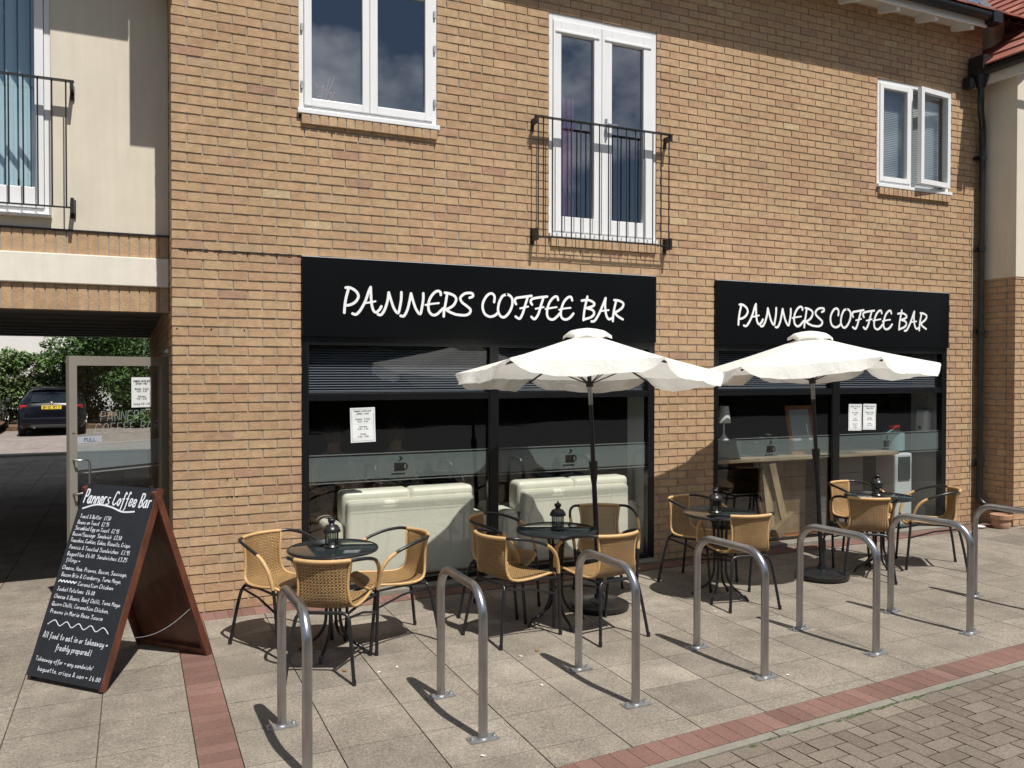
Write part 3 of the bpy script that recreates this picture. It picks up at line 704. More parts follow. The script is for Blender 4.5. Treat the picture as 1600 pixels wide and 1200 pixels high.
# ---------------------------------------------------------------- glass door of the passage entrance
D=MB(); Pa=Vector((-.015,.80,0)); Pb=Vector((-.735,.34,0)); dd=(Pb-Pa).normalized(); angd=math.atan2(dd.y,dd.x)
Md=Matrix.Translation(Pa)@Matrix.Rotation(angd,4,'Z'); Wd=.86
def db(mb,*a): mb.box(*a,M=Md)
db(D,0,.065,-.022,.022,.03,2.02); db(D,Wd-.062,Wd,-.022,.022,.03,2.02); db(D,.065,Wd-.062,-.022,.022,1.945,2.02); db(D,.065,Wd-.062,-.022,.022,.03,.20)
db(D,-.012,-.002,-.04,.04,.02,2.06); db(D,Wd-.045,Wd-.02,.0225,.027,1.42,1.50)
GD=D.build('glass_door','door_alu',B)
g=MB(); db(g,.065,Wd-.062,-.003,.003,.20,1.945); g.build('pane','glass_door',GD)
g=MB(); 
fo=-.006
def dq(mb,u0,u1,z0,z1,d=fo): mb.add([Md@Vector((u0,d,z0)),Md@Vector((u1,d,z0)),Md@Vector((u1,d,z1)),Md@Vector((u0,d,z1))],[(3,2,1,0)])
# the camera sees the +local-y side of the leaf
S_=1
dq(g,.066,Wd-.063,1.125,1.31,.006); g.build('frosted_band','frost',GD)
g=MB(); dq(g,.066,Wd-.063,1.095,1.105,.006); dq(g,.066,Wd-.063,1.318,1.328,.006); g.build('band_line','frost_line',GD)
g=MB(); hx_=Wd-.03
pts=[(hx_,.02,1.21),(hx_-.0,.06,1.21),(hx_-.085,.072,1.205),(hx_-.10,.075,1.18),(hx_-.10,.075,.975),(hx_-.085,.072,.95),(hx_,.06,.945),(hx_,.02,.945)]
g.tube([Md@Vector(p) for p in pts],.0095,8); g.build('handle','stainless',GD)
g=MB(); db(g,Wd-.27,Wd-.07,.0065,.0085,1.335,1.385); g.build('notice','grey_panel',GD)
def dfn(a,b,d): return Md@Vector((Wd-a,.009+d,b))
g=MB(); write(g,'PULL',.12,.22,1.347,.026,dfn,.005,.0006); g.build('notice_lettering','ink',GD)
g=MB(); write(g,'PANNERS',.25,.66,1.50,.075,dfn,.006,.0006); write(g,'COFFEE BAR',.20,.78,1.405,.075,dfn,.006,.0006); g.build('lettering','frost_line',GD)
g=MB(); db(g,.15,.33,.0045,.006,1.60,1.85); g.build('poster','paper',GD)
g=MB()
for k,t in enumerate(['PANNERS COFFEE BAR','OPENING TIMES','','Monday - Friday','9.00 - 5.00','','Saturday','9.30 - 4.00','','Sunday 9.30 - 3.30']):
    if t: 
        hw=min(.075,.0042*len(t)); write(g,t,.62-hw,.62+hw,1.815-.021*k,.010,dfn,.0022,.0004)
g.build('poster_lettering','ink',GD)
# entrance frame in the passage wall
e=MB(); e.box(.0,.06,.80,.845,0,2.1); e.box(.0,.06,1.675,1.72,0,2.1); e.box(.0,.06,.845,1.675,2.055,2.1); e.build('door_frame','door_alu',B)
# holes + stains on the brick pier left of the shop window
nl=MB()
for x,z in ((.035,2.232),(.285,2.232),(.535,2.228),(.40,1.04),(.475,1.04),(.40,.90),(.475,.90),(.437,.90)): nl.tube([(x,-.003,z),(x,.002,z)],.006,6)
nl.build('fixing_holes','black_frame',B)
lc=MB()
for k in range(26):
    x=.05+k*.036; lc.box(x,x+.034,-.004-.002*(k%3),.0,2.846-.002*(k%2),2.853+.002*(k%3))
lc.build('lintel_edge','black_iron',B)
# ---------------------------------------------------------------- right wing
RW=thing('side_wing','brick and cream render wing projecting at the right edge, with red tiled roof','building',(9.2,-.45,0))
rwb=MB(); rwm=MB(); random.seed(21)
brick_wall(-.347,-.001,-.075,3.03,[],lambda a,d,z:(9.2+d,a if False else a,z),rwb,rwm)
brick_wall(9.225,13.5,-.075,3.03,[],lambda a,d,z:(a-.025,-.45+d,z),rwb,rwm)
# keep the corner tidy: side bricks seen from the left
rwb.build('brick_wall','brick',RW); rwm.build('mortar_joints','mortar',RW)
q=MB(); q.box(9.195,13.4,-.456,-.002,3.03,5.58); q.build('rendered_wall','render',RW)
q=MB(); q.box(9.02,9.045,-.68,-.02,5.335,5.46); q.build('fascia','cream_paint',RW,bevel=.003)
q=MB(); q.box(9.045,9.195,-.68,-.02,5.44,5.46); q.build('eaves_soffit','cream_paint',RW)
q=MB(); tiles(q,-.72,1.6,12,lambda a,b,z:(8.95+b,a,5.52+z),step=.2,rise=.16); q.build('roof_tiles','red_tile',RW)
q=MB(); q.add([(8.97,-.7,5.49),(8.97,1.6,5.49),(11.2,1.6,7.35),(11.2,-.7,7.35)],[(0,1,2,3),(3,2,1,0)]); q.box(9.03,12,-.70,-.66,5.46,5.49); q.build('roof','red_tile',RW)
q=MB(); gp2=[(9.018,5.50),(9.015,5.46),(8.985,5.435),(8.95,5.435),(8.92,5.46),(8.915,5.51)]
q.add([(x,y,z) for y in (-.72,-.03) for x,z in gp2],[(i+6,i+7,i+1,i) for i in range(5)]+[(i,i+1,i+7,i+6) for i in range(5)],sm=False)
q.box(8.83,8.91,-.12,-.02,5.30,5.434)
q.build('gutter','black_plastic',RW)
q=MB(); q.beam((9.0,-.30,6.10),(9.6,.3,6.62),.09,.02); q.build('valley_lead','lead',RW)
DP=thing('drainpipe','black drainpipe running down the inner corner of the right wing','drainpipe',(9.1,-.08,0))
q=MB(); X,Y=9.115,-.075
q.tube(spline([(8.98,-.15,5.42),(8.98,-.15,5.18),(9.02,-.12,5.05),(X-.02,Y-.01,4.90),(X,Y,4.78),(X,Y,4.6)],4),.036,12)
q.tube([(X,Y,4.62),(X,Y,.42)],.034,12)
q.tube(spline([(X,Y,.44),(X,Y,.36),(X+.02,Y-.07,.29),(X+.06,Y-.24,.25)],4),.036,12); q.build('pipe','black_plastic',DP)
q=MB(); q.box(8.92,9.10,-.22,-.02,5.42,5.68); q.lathe([(.05,0),(.075,.12),(.075,.16)],(8.98,-.15,5.30),12); q.build('hopper','black_plastic',DP,bevel=.01)
for z in (.78,2.4,4.5,3.4): q=MB(); q.lathe([(.042,-.03),(.042,.03)],(X,Y,z),12); q.box(X-.07,X+.07,Y+.03,Y+.07,z-.02,z+.02); q.build('bracket','black_plastic',DP)
q=MB(); q.tube([(9.04,-.012,4.0),(9.04,-.012,.4)],.004,6); q.build('cable','cream_paint',DP)
PT=thing('plant_pot','small terracotta pot at the foot of the drainpipe','pot',(9.03,-.42,gz(9.0)))
q=MB(); z=gz(9.2); q.lathe([(.0,0),(.085,.0),(.105,.05),(.09,.10),(.115,.11),(.118,.16),(.10,.165),(.095,.15),(.0,.14)],(9.03,-.42,z),20); q.build('pot','terracotta',PT)
q=MB(); q.lathe([(0,.14),(.09,.146),(0,.15)],(9.03,-.42,z),16); q.build('soil','mulch',PT)
q=MB(); q.lathe([(.0,.0),(.05,.0),(.075,.022),(.068,.024),(.045,.008),(0,.008)],(8.80,-.30,gz(8.9)),20)
tag(q.build('dish','white_dish',base=Vector((8.80,-.30,gz(8.9)))),'small white dish on the ground beside the terracotta pot','dish')
# ---------------------------------------------------------------- inside the shop
def sofa(x0,x1,label):
    S=thing('sofa',label,'sofa',((x0+x1)/2,.22,.045),group='cream leather sofas behind the left shop window')
    q=MB(); q.box(x0,x1,.20,.30,.07,.765); q.box(x0,x1,.30,1.0,.07,.42); q.build('frame','sofa',S,bevel=.035,seg=3)
    m_=(x0+x1)/2
    for a,b in ((x0-.03,m_+.004),(m_+.004,x1+.03)):
        q=MB(); q.box(a,b,.262,.50,.54,.845); q.build('back_cushion','sofa',S,bevel=.045,seg=4)
    for a,b in ((x0+.1,m_),(m_,x1-.1)):
        q=MB(); q.box(a,b,.50,1.02,.42,.54); q.build('seat_cushion','sofa',S,bevel=.05,seg=3)
    for a,b in ((x0-.17,x0-.005),(x1+.005,x1+.17)):
        q=MB(); q.box(a,b,.27,1.0,.07,.58); q.build('arm','sofa',S,bevel=.06,seg=4)
sofa(1.41,2.60,'cream leather sofa behind the left shop window, left of the black upright')
sofa(3.10,4.28,'cream leather sofa behind the left shop window, right of the black upright')
def poly_person(px,py,rz,label,hairc='hair'):
    P=thing('person',label,'person',(px,py,.045),rz); local(P)
    vs=[(0,0,.52),(0,0,.70),(0,.0,.88),(0,.0,.98),(0,-.02,1.06),(0,-.03,1.15),(0,-.03,1.22),
        (.09,.0,.50),(.12,-.38,.52),(.12,-.40,.08),(.12,-.50,.04),(-.09,0,.50),(-.12,-.38,.52),(-.12,-.40,.08),(-.12,-.50,.04),
        (.17,.0,.93),(.22,-.05,.68),(.12,-.28,.62),(-.17,.0,.93),(-.22,-.05,.68),(-.12,-.28,.62)]
    ed=[(0,1),(1,2),(2,3),(3,4),(4,5),(5,6),(0,7),(7,8),(8,9),(9,10),(0,11),(11,12),(12,13),(13,14),(3,15),(15,16),(16,17),(3,18),(18,19),(19,20)]
    rr=[.14,.13,.15,.08,.05,.085,.075,.09,.07,.05,.04,.09,.07,.05,.04,.06,.045,.03,.06,.045,.03]
    me=bpy.data.meshes.new('body'); me.from_pydata(vs,ed,[]); me.materials.append(MT['skin'])
    o=bpy.data.objects.new('body',me); COL.objects.link(o); o.parent=P
    sk=o.modifiers.new('skin','SKIN'); 
    if not me.skin_vertices: bpy.context.view_layer.objects.active=o; 
    for i,r_ in enumerate(rr):
        me.skin_vertices[0].data[i].radius=(r_,r_)
    me.skin_vertices[0].data[0].use_root=True
    sd=o.modifiers.new('sub','SUBSURF'); sd.levels=2; sd.render_levels=2
    h=MB(); h.lathe([(.0,.125),(.05,.118),(.088,.07),(.098,.0),(.095,-.06),(.075,-.1)],(0,-.01,1.21),16); h.build('hair',hairc,P)
    t=MB(); t.lathe([(.10,1.02),(.155,.95),(.165,.82),(.15,.68),(.16,.55)],(0,0,0),18); t.build('jumper','shirt',P)
    fc=MB()
    for s in (-1,1): fc.lathe([(0,-.008),(.009,0),(0,.008)],(s*.03,-.112,1.185),8)
    fc.box(-.02,.02,-.118,-.108,1.125,1.131); fc.build('face_features','hair',P)
    nz_=MB(); nz_.add([(-.012,-.108,1.15),(.012,-.108,1.15),(0,-.132,1.152),(0,-.108,1.19)],[(0,1,2),(0,2,3),(2,1,3)]); nz_.build('nose','skin',P)
try:
    poly_person(1.60,1.62,R(-5),'person seated inside behind the left sofa, nearer the brick pier at the left')
    poly_person(2.25,1.62,R(8),'person seated inside behind the left sofa, nearer the black window upright')
except Exception as ex: print('person failed',ex)
BN=thing('bench','dark bench seat inside the shop under the two seated people','bench',(1.9,1.8,.045))
q=MB(); q.box(1.2,2.7,1.5,1.95,.40,.50); q.box(1.25,1.31,1.55,1.9,.045,.40); q.box(2.59,2.65,1.55,1.9,.045,.40); q.box(1.2,2.7,1.95,2.02,.3,.9); q.build('seat','inner_dark',BN,bevel=.01)
CT=thing('window_counter','pale wooden counter along the inside of the right shop window','counter',(6.9,.3,.045))
q=MB(); q.box(5.25,8.0,.14,.62,.925,.96); q.build('counter_top','light_wood',CT,bevel=.004)
for a_,b_,m_ in ((6.12,6.80,'counter_panel'),(7.02,7.70,'inner_mid')):
    q=MB()
    for k in range(4): q.box(a_,b_,.40,.42,.05+k*.218,.262+k*.218)
    q.build('front_panel',m_,CT,bevel=.002)
q=MB()
q.box(6.93,6.99,.16,.22,.045,.924)
q.build('leg','light_wood',CT,bevel=.003)
LS=thing('lamp_plinth','dark plinth on the inner counter carrying a white lamp','plinth',(5.38,.3,.96))
q=MB(); q.box(5.24,5.66,.16,.44,.962,1.165); q.build('plinth','inner_dark',LS,bevel=.004)
LP=thing('table_lamp','white table lamp standing at the left edge of the right shop window','lamp',(5.54,.30,1.166))
q=MB(); q.lathe([(0,0),(.055,.0),(.05,.012),(.022,.045),(.010,.075),(.009,.20)],(5.54,.3,1.166),20); q.build('stand','lamp_white',LP)
q=MB(); q.lathe([(.075,.185),(.052,.365),(.050,.365),(.073,.187)],(5.54,.3,1.166),24); q.build('shade','lamp_white',LP)
EB=thing('easel_board','small wood framed grey board propped on the inner counter','board',(6.74,.35,.96))
Me=Matrix.Translation((6.74,.36,.962))@Matrix.Rotation(R(-12),4,'X')@Matrix.Shear('XY',4,(0,0))
q=MB()
for a in ((-.19,-.15,-.012,.012,0,.56),(.15,.19,-.012,.012,0,.56),(-.15,.15,-.012,.012,.515,.56),(-.15,.15,-.012,.012,.0,.045)): q.box(*a,M=Me)
q.build('frame','orange_wood',EB)
q=MB(); q.box(-.15,.15,-.004,.006,.045,.515,M=Me); q.build('panel','grey_panel',EB)
q=MB(); q.beam((6.74,.47,1.45),(6.74,.60,.965),.03,.015); q.build('strut','orange_wood',EB)
AF=thing('wooden_trestle','pale wooden folding trestle standing inside the right shop window','trestle',(6.32,.35,.045))
for a_,b_,w_ in (((6.09,.17,.90),(6.31,.20,.20),.085),((6.05,.24,.90),(6.14,.22,.06),.10)): q=MB(); q.beam(a_,b_,w_,.03,(0,1,0)); q.build('leg','light_wood',AF,bevel=.003)
q=MB(); q.beam((6.14,.16,.12),(6.42,.18,.30),.12,.07,(0,1,0)); q.build('foot_rail','counter_panel',AF,bevel=.003)
DR=thing('hand_dryer','white rounded dispenser fixed on the inner pier at the right window edge','dispenser',(8.56,.30,1.17))
q=MB(); q.box(8.50,8.62,.18,.36,1.17,1.44); q.build('case','lamp_white',DR,bevel=.045,seg=4)
q=MB(); q.box(8.49,8.50,.25,.29,1.20,1.24); q.build('outlet','ink',DR)
WC=thing('water_cooler','pale water cooler with red cap inside the right shop window','cooler',(8.2,.40,.045))
q=MB(); q.box(8.05,8.34,.24,.54,.05,.92); q.build('cabinet','appliance',WC,bevel=.02)
q=MB(); q.box(8.10,8.29,.228,.24,.60,.88); q.build('tap_bay','appliance_dark',WC)
q=MB(); q.lathe([(.06,0),(.13,.03),(.13,.24),(.06,.28)],(8.19,.39,.925),20); q.build('bottle','bottle_blue',WC)
q=MB(); q.lathe([(.07,0),(.07,.05),(0,.055)],(8.19,.39,1.205),16); q.build('cap','cap_red',WC)
MG=thing('cup_stack','glass jars standing on the inner counter beside the grey board','jars',(6.3,.3,.96))
for k,(x,h) in enumerate(((6.10,.20),(6.19,.23),(6.28,.19),(6.02,.15))):
    q=MB(); q.lathe([(0,0),(.035,0),(.038,h*.7),(.028,h*.85),(.03,h)],(x,.34,.963),14); q.build('jar','lantern_glass',MG)
    q=MB(); q.lathe([(.031,h),(.031,h+.015),(0,h+.02)],(x,.34,.963),12); q.build('lid','galvanised',MG)
IC=thing('inside_chair','dark chair inside behind the left part of the right shop window','chair',(5.75,1.3,.045))
q=MB(); q.box(5.52,5.98,1.1,1.55,.42,.46); q.beam((5.55,1.55,.46),(5.50,1.66,.92),.04,.03); q.beam((5.95,1.55,.46),(6.0,1.66,.92),.04,.03); q.box(5.52,5.98,1.60,1.63,.70,.9); q.build('seat','counter_panel',IC,bevel=.005)
q=MB()
for x in (5.55,5.95):
    for y in (1.13,1.52): q.tube([(x,y,.045),(x,y,.42)],.014,8)
q.build('leg','black_tube',IC)
random.seed(2)
def menu(x,z,w,h,label,lines,tilt=0):
    S=thing('menu_sheet',label,'notice',(x,.03,z),group='white paper notices taped in the shop windows'); local(S); S.rotation_euler=(0,tilt,0)
    q=MB(); n=6
    vs=[];fs=[]
    for j in range(n+1):
        for i in (0,1):
            yy=-.0015*math.sin(j*1.3+i); vs+= [(i*w,yy-.0045,j*h/n)]
    for j in range(n): fs.append((2*j,2*j+1,2*j+3,2*j+2))
    q.add(vs,fs); q.add([(a,b+.0006,c) for a,b,c in vs],[f[::-1] for f in fs]); q.build('sheet','paper',S)
    q=MB()
    fn=lambda a,b,d:(a,-.0066-d,b)
    for a,b,c,d in ((.012,w-.012,.012,.0135),(.012,w-.012,h-.0135,h-.012),(.012,.0135,.012,h-.012),(w-.0135,w-.012,.012,h-.012)): q.add([fn(a,c,0),fn(b,c,0),fn(b,d,0),fn(a,d,0)],[(0,1,2,3)])
    for k,t in enumerate(lines):
        if t:
            hw=min(w*.42,.0042*len(t)); write(q,t,w/2-hw,w/2+hw,h-.034-.0215*k,.0095,fn,.0020,.0003)
    q.build('lettering','ink',S)
T=['PANNERS COFFEE BAR','OPENING TIMES','','Monday - Friday','9.00 - 5.00','','Saturday','9.30 - 4.00','','Sunday','9.30 - 3.30','']
menu(1.40,1.295,.215,.295,'white paper notice taped alone in the left shop window',T,R(-1.5))
menu(7.065,1.24,.20,.30,'white paper notice in the right shop window, left of the close pair',['PANNERS COFFEE BAR','MENU','','Tea  Coffee','Cakes','','Toast','Sandwiches','','Biscuits','Crisps','Drinks'],R(1))
menu(7.285,1.245,.20,.295,'white paper notice in the right shop window, right of the close pair',T,R(1.5))
# ---------------------------------------------------------------- bike stands
BS=[(.437,-2.418,.455,-3.05),(1.343,-2.393,1.355,-3.026),(2.284,-2.362,2.300,-2.979),(3.206,-2.338,3.250,-2.968),(4.135,-2.328,4.205,-2.944),(5.083,-2.30,5.155,-2.916),(6.06,-2.282,6.115,-2.90)]
names=['nearest bike stand, at the left end of the row','second bike stand from the left, in front of the leftmost chairs','third bike stand from the left, before the left parasol table','middle bike stand, between the two parasols','bike stand in front of the right parasol base','sixth bike stand from the left, before the rightmost table','rightmost bike stand, cut by the picture edge']
def bikestand(i):
    xb,yb,xf,yf=BS[i]; xm,ym=(xb+xf)/2,(yb+yf)/2; z=gz(xm)
    S=thing('bike_stand','stainless steel hoop, '+names[i],'bike stand',(xm,ym,z),math.atan2(yf-yb,xf-xb)+math.pi/2+random.uniform(-.01,.01),'steel bike stands on the pavement')
    return S
def bikeparts(S,w):
    local(S); H=.765; r_=.15; pts=[(0,-w/2,.0),(0,-w/2,.3),(0,-w/2,H-r_)]
    for k in range(1,9):
        a=k/8*math.pi/2; pts.append((0,-w/2+r_*(1-math.cos(a)),H-r_+r_*math.sin(a)))
    pts+=[(0,0,H)]; pts+=[(p[0],-p[1],p[2]) for p in pts[:-1][::-1]]
    q=MB(); q.tube(pts,.0242,20); q.build('hoop','stainless',S)
    for s in (-1,1):
        q=MB(); q.box(-.080,.080,s*w/2-.038,s*w/2+.038,.001,.007)
        q.lathe([(.030,.008),(.0265,.014)],(0,s*w/2,0),16)
        for a in (-.062,.062): q.lathe([(.009,.008),(.011,.016),(.006,.017),(.006,.026),(0,.026)],(a,s*w/2,0),6)
        q.build('base_plate','galvanised',S)
S0=bikestand(0); bikeparts(S0,.625)
for i in range(1,7):
    t=bikestand(i)
    for ch in list(S0.children):
        c=ch.copy(); COL.objects.link(c); c.parent=t
for o in [o for o in COL.objects if o.get('_local')]: pass
# ---------------------------------------------------------------- bistro chairs
def chair_proto():
    S=local(thing('wicker_chair','x','chair'))
    prof=[(.225,.425,.195),(.205,.448,.212),(.15,.452,.214),(.05,.440,.208),(-.06,.434,.196),(-.13,.438,.182),(-.175,.458,.172),(-.200,.500,.160),(-.218,.56,.154),(-.232,.62,.155),(-.247,.68,.162),(-.262,.737,.174)]
    P=[Vector(p) for p in prof]; P=spline(P,3); nu=12; vs=[];fs=[];uv=[]; acc=0; last=None; sides=[[],[]]
    for i,p in enumerate(P):
        if last is not None: acc+=((p.x-last.x)**2+(p.y-last.y)**2)**.5
        last=p; up_=max(0,min(1,(p.y-.45)/.25))
        for k in range(nu+1):
            t=-1+2*k/nu; x=t*p.z
            yo=.055*t*t*up_; dz=-.012*(1-t*t)*(1-up_)
            vs.append((x,p.x+yo,p.y+dz)); uv.append((x+1,acc+1))
            if k==0: sides[0].append(vs[-1])
            if k==nu: sides[1].append(vs[-1])
    n=nu+1
    for i in range(len(P)-1):
        for k in range(nu): fs.append((i*n+k,i*n+k+1,(i+1)*n+k+1,(i+1)*n+k))
    q=MB(); q.add(vs,fs,sm=True); o=q.build('woven_seat','weave',S)
    ul=o.data.uv_layers.new(name='UVMap')
    for lp in o.data.loops: ul.data[lp.index].uv=uv[lp.vertex_index]
    sd=o.modifiers.new('thick','SOLIDIFY'); sd.thickness=.007; sd.offset=0
    q=MB()
    for s in sides: q.tube(s[::2]+[s[-1]],.0095,7)
    q.tube([vs[k] for k in range(n)],.012,8)
    top=[vs[(len(P)-1)*n+k] for k in range(n)]; q.tube(top,.0135,9)
    q.build('wrapped_rim','wrap_rattan',S)
    for s in (-1,1):
        a=Vector(top[0] if s<0 else top[-1])
        A=spline([a,(s*.225,-.165,.738),(s*.262,-.07,.722),(s*.275,.03,.692),(s*.275,.075,.672)],5)
        B_=spline([(s*.275,.075,.672),(s*.275,.125,.640),(s*.271,.170,.585),(s*.262,.198,.51),(s*.256,.208,.455)],5)
        C_=[(s*.256,.208,.455),(s*.252,.216,.40),(s*.238,.245,0.005)]
        q=MB(); q.tube(A,.0115,9); q.build('arm','black_tube',S)
        q=MB(); q.tube(B_,.0135,9); q.build('arm_wrap','wrap_rattan',S)
        q=MB(); q.tube(C_,.0115,9); q.lathe([(.0135,0),(.0135,.03)],C_[-1][:2]+(0.001,),9); q.build('leg','black_tube',S)
    for s in (-1,1):
        pts=spline([(s*.213,-.285,.004),(s*.190,-.255,.20),(s*.172,-.228,.34),(s*.158,-.212,.392),(s*.12,-.205,.412),(0,-.205,.414)],5)
        q=MB(); q.tube(pts,.0115,9); q.lathe([(.0135,0),(.0135,.03)],(s*.213,-.285,0.001),9); q.build('leg','black_tube',S)
    for s in (-1,1):
        q=MB(); q.tube([(s*.160,-.214,.385),(s*.20,0,.36),(s*.247,.222,.30)],.008,7); q.tube([(s*.155,-.2,.41),(s*.19,.0,.42),(s*.25,.205,.425)],.009,7); q.build('stretcher','black_tube',S)
    q=MB(); q.tube([(-.25,.208,.42),(0,.215,.415),(.25,.208,.42)],.009,7); q.build('front_rail','black_tube',S)
    return S
CH=[ # x,y,facing(dx,dy),label
(.66,-1.02,(.53,-.84),'tan wicker chair on the left of the leftmost table, facing the pavement'),
(.868,-1.665,(.456,.89),'tan wicker chair with its back to us at the leftmost table'),
(1.37,-1.27,(-1,-.12),'tan wicker chair on the right of the leftmost table, before the cream sofa'),
(2.20,-1.53,(.95,.27),'tan wicker chair at the front left of the table under the left parasol'),
(2.34,-1.02,(.78,-.62),'tan wicker chair at the rear left of the table under the left parasol'),
(3.26,-1.0,(-.38,-.92),'tan wicker chair behind the left parasol pole, facing the pavement'),
(2.80,-1.74,(-.12,1),'tan wicker chair at the front right of the left parasol table, its back to us'),
(4.29,-.93,(.40,-.91),'tan wicker chair against the brick pier between the two shop windows'),
(4.20,-1.56,(.2,.98),'tan wicker chair with its back to us, half shaded, between the two parasols'),
(6.28,-.86,(.25,-.97),'tan wicker chair behind the rightmost table, beside the black window upright'),
(5.80,-1.38,(.62,.78),'tan wicker chair with its back to us at the rightmost table'),
(6.66,-1.36,(-.78,.62),'tan wicker chair at the right end, its empty seat turned towards the rightmost table')]
C0=None
for x,y,(dx,dy),lb in CH:
    c=chair_proto() if C0 is None else copy_tree(C0)
    if C0 is None: C0=c
    c.location=(x,y,gz(x)+.001); c.rotation_euler=(0,0,math.atan2(dy,dx)-math.pi/2); tag(c,lb,'chair','tan wicker chairs outside the cafe')
# ---------------------------------------------------------------- tables and lanterns
def table_proto():
    S=local(thing('bistro_table','x','table'))
    q=MB(); q.lathe([(0,.700),(.285,.700),(.29,.703),(.29,.706),(.285,.708),(0,.708)],n=48); q.build('glass_top','table_glass',S)
    q=MB(); q.lathe([(.286,.690),(.300,.690),(.305,.698),(.300,.7085),(.2905,.7095),(.286,.70)],n=48); q.build('rim','black_tube',S)
    for k in range(4):
        a=R(45+90*k); c,s=math.cos(a),math.sin(a)
        pts=[(.26,.685),(.20,.682),(.10,.668),(.062,.62),(.05,.5),(.048,.30),(.06,.18),(.12,.09),(.20,.045),(.235,.0)]
        q=MB(); q.tube(spline([(r_*c,r_*s,z) for r_,z in pts],4),.011,8); q.build('leg','black_tube',S)
    q=MB(); q.tube([(.055*math.cos(t*math.pi/8),.055*math.sin(t*math.pi/8),.36) for t in range(16)],.006,6,closed=True); q.tube([(.055*math.cos(t*math.pi/8),.055*math.sin(t*math.pi/8),.58) for t in range(16)],.006,6,closed=True); q.build('brace_ring','black_tube',S)
    return S
def lantern_proto():
    S=local(thing('lantern','x','lantern'))
    q=MB(); q.lathe([(0,0),(.046,0),(.048,.006),(.040,.016),(0,.016)],n=24); q.build('base','black_plastic',S)
    q=MB()
    for k in range(8):
        a=k*math.pi/4; q.tube([(.038*math.cos(a),.038*math.sin(a),.015),(.038*math.cos(a),.038*math.sin(a),.098)],.0026,6)
    q.build('bars','black_plastic',S)
    q=MB(); q.lathe([(.034,.016),(.034,.096)],n=24); q.build('glass','lantern_glass',S)
    q=MB(); q.lathe([(0,.016),(.018,.016),(.018,.045),(0,.046)],n=12); q.build('candle','cream_paint',S)
    q=MB(); q.lathe([(.052,.090),(.053,.100),(.047,.112),(.036,.128),(.018,.135),(.015,.142),(.019,.148),(.024,.158),(.020,.168),(.008,.172),(0,.172)],n=24); q.build('cap','black_plastic',S)
    q=MB(); q.tube([(.020*math.cos(t*math.pi/8),.0,.168+.016*math.sin(t*math.pi/8)) for t in range(9)],.003,6); q.build('ring','black_plastic',S)
    return S
TB=[(.945,-1.355,-.005,.015,'the leftmost pair of brick pier chairs'),(2.60,-1.44,.0,-.02,''),(4.14,-1.41,-.035,.02,''),(6.03,-1.33,.0,.02,'')]
tl=['round black glass table of the leftmost group, outside the left sofa','round black glass table under the left parasol','round black glass table before the brick pier between the windows','round black glass table at the right, outside the counter window']
ll=['black candle lantern on the leftmost table','black candle lantern on the table under the left parasol','black candle lantern on the table before the brick pier','black candle lantern on the rightmost table']
T0=L0=None
for i,(x,y,ox,oy,_) in enumerate(TB):
    t=table_proto() if T0 is None else copy_tree(T0); T0=T0 or t
    t.location=(x,y,gz(x)); t.rotation_euler=(0,0,i*.6+.2); tag(t,tl[i],'table','round black cafe tables')
    l=lantern_proto() if L0 is None else copy_tree(L0); L0=L0 or l
    l.location=(x+ox,y+oy,gz(x)+.7085); l.rotation_euler=(0,0,i*.9); tag(l,ll[i],'lantern','black lanterns on the tables')
    l.scale=(1.14,1.14,1.14)
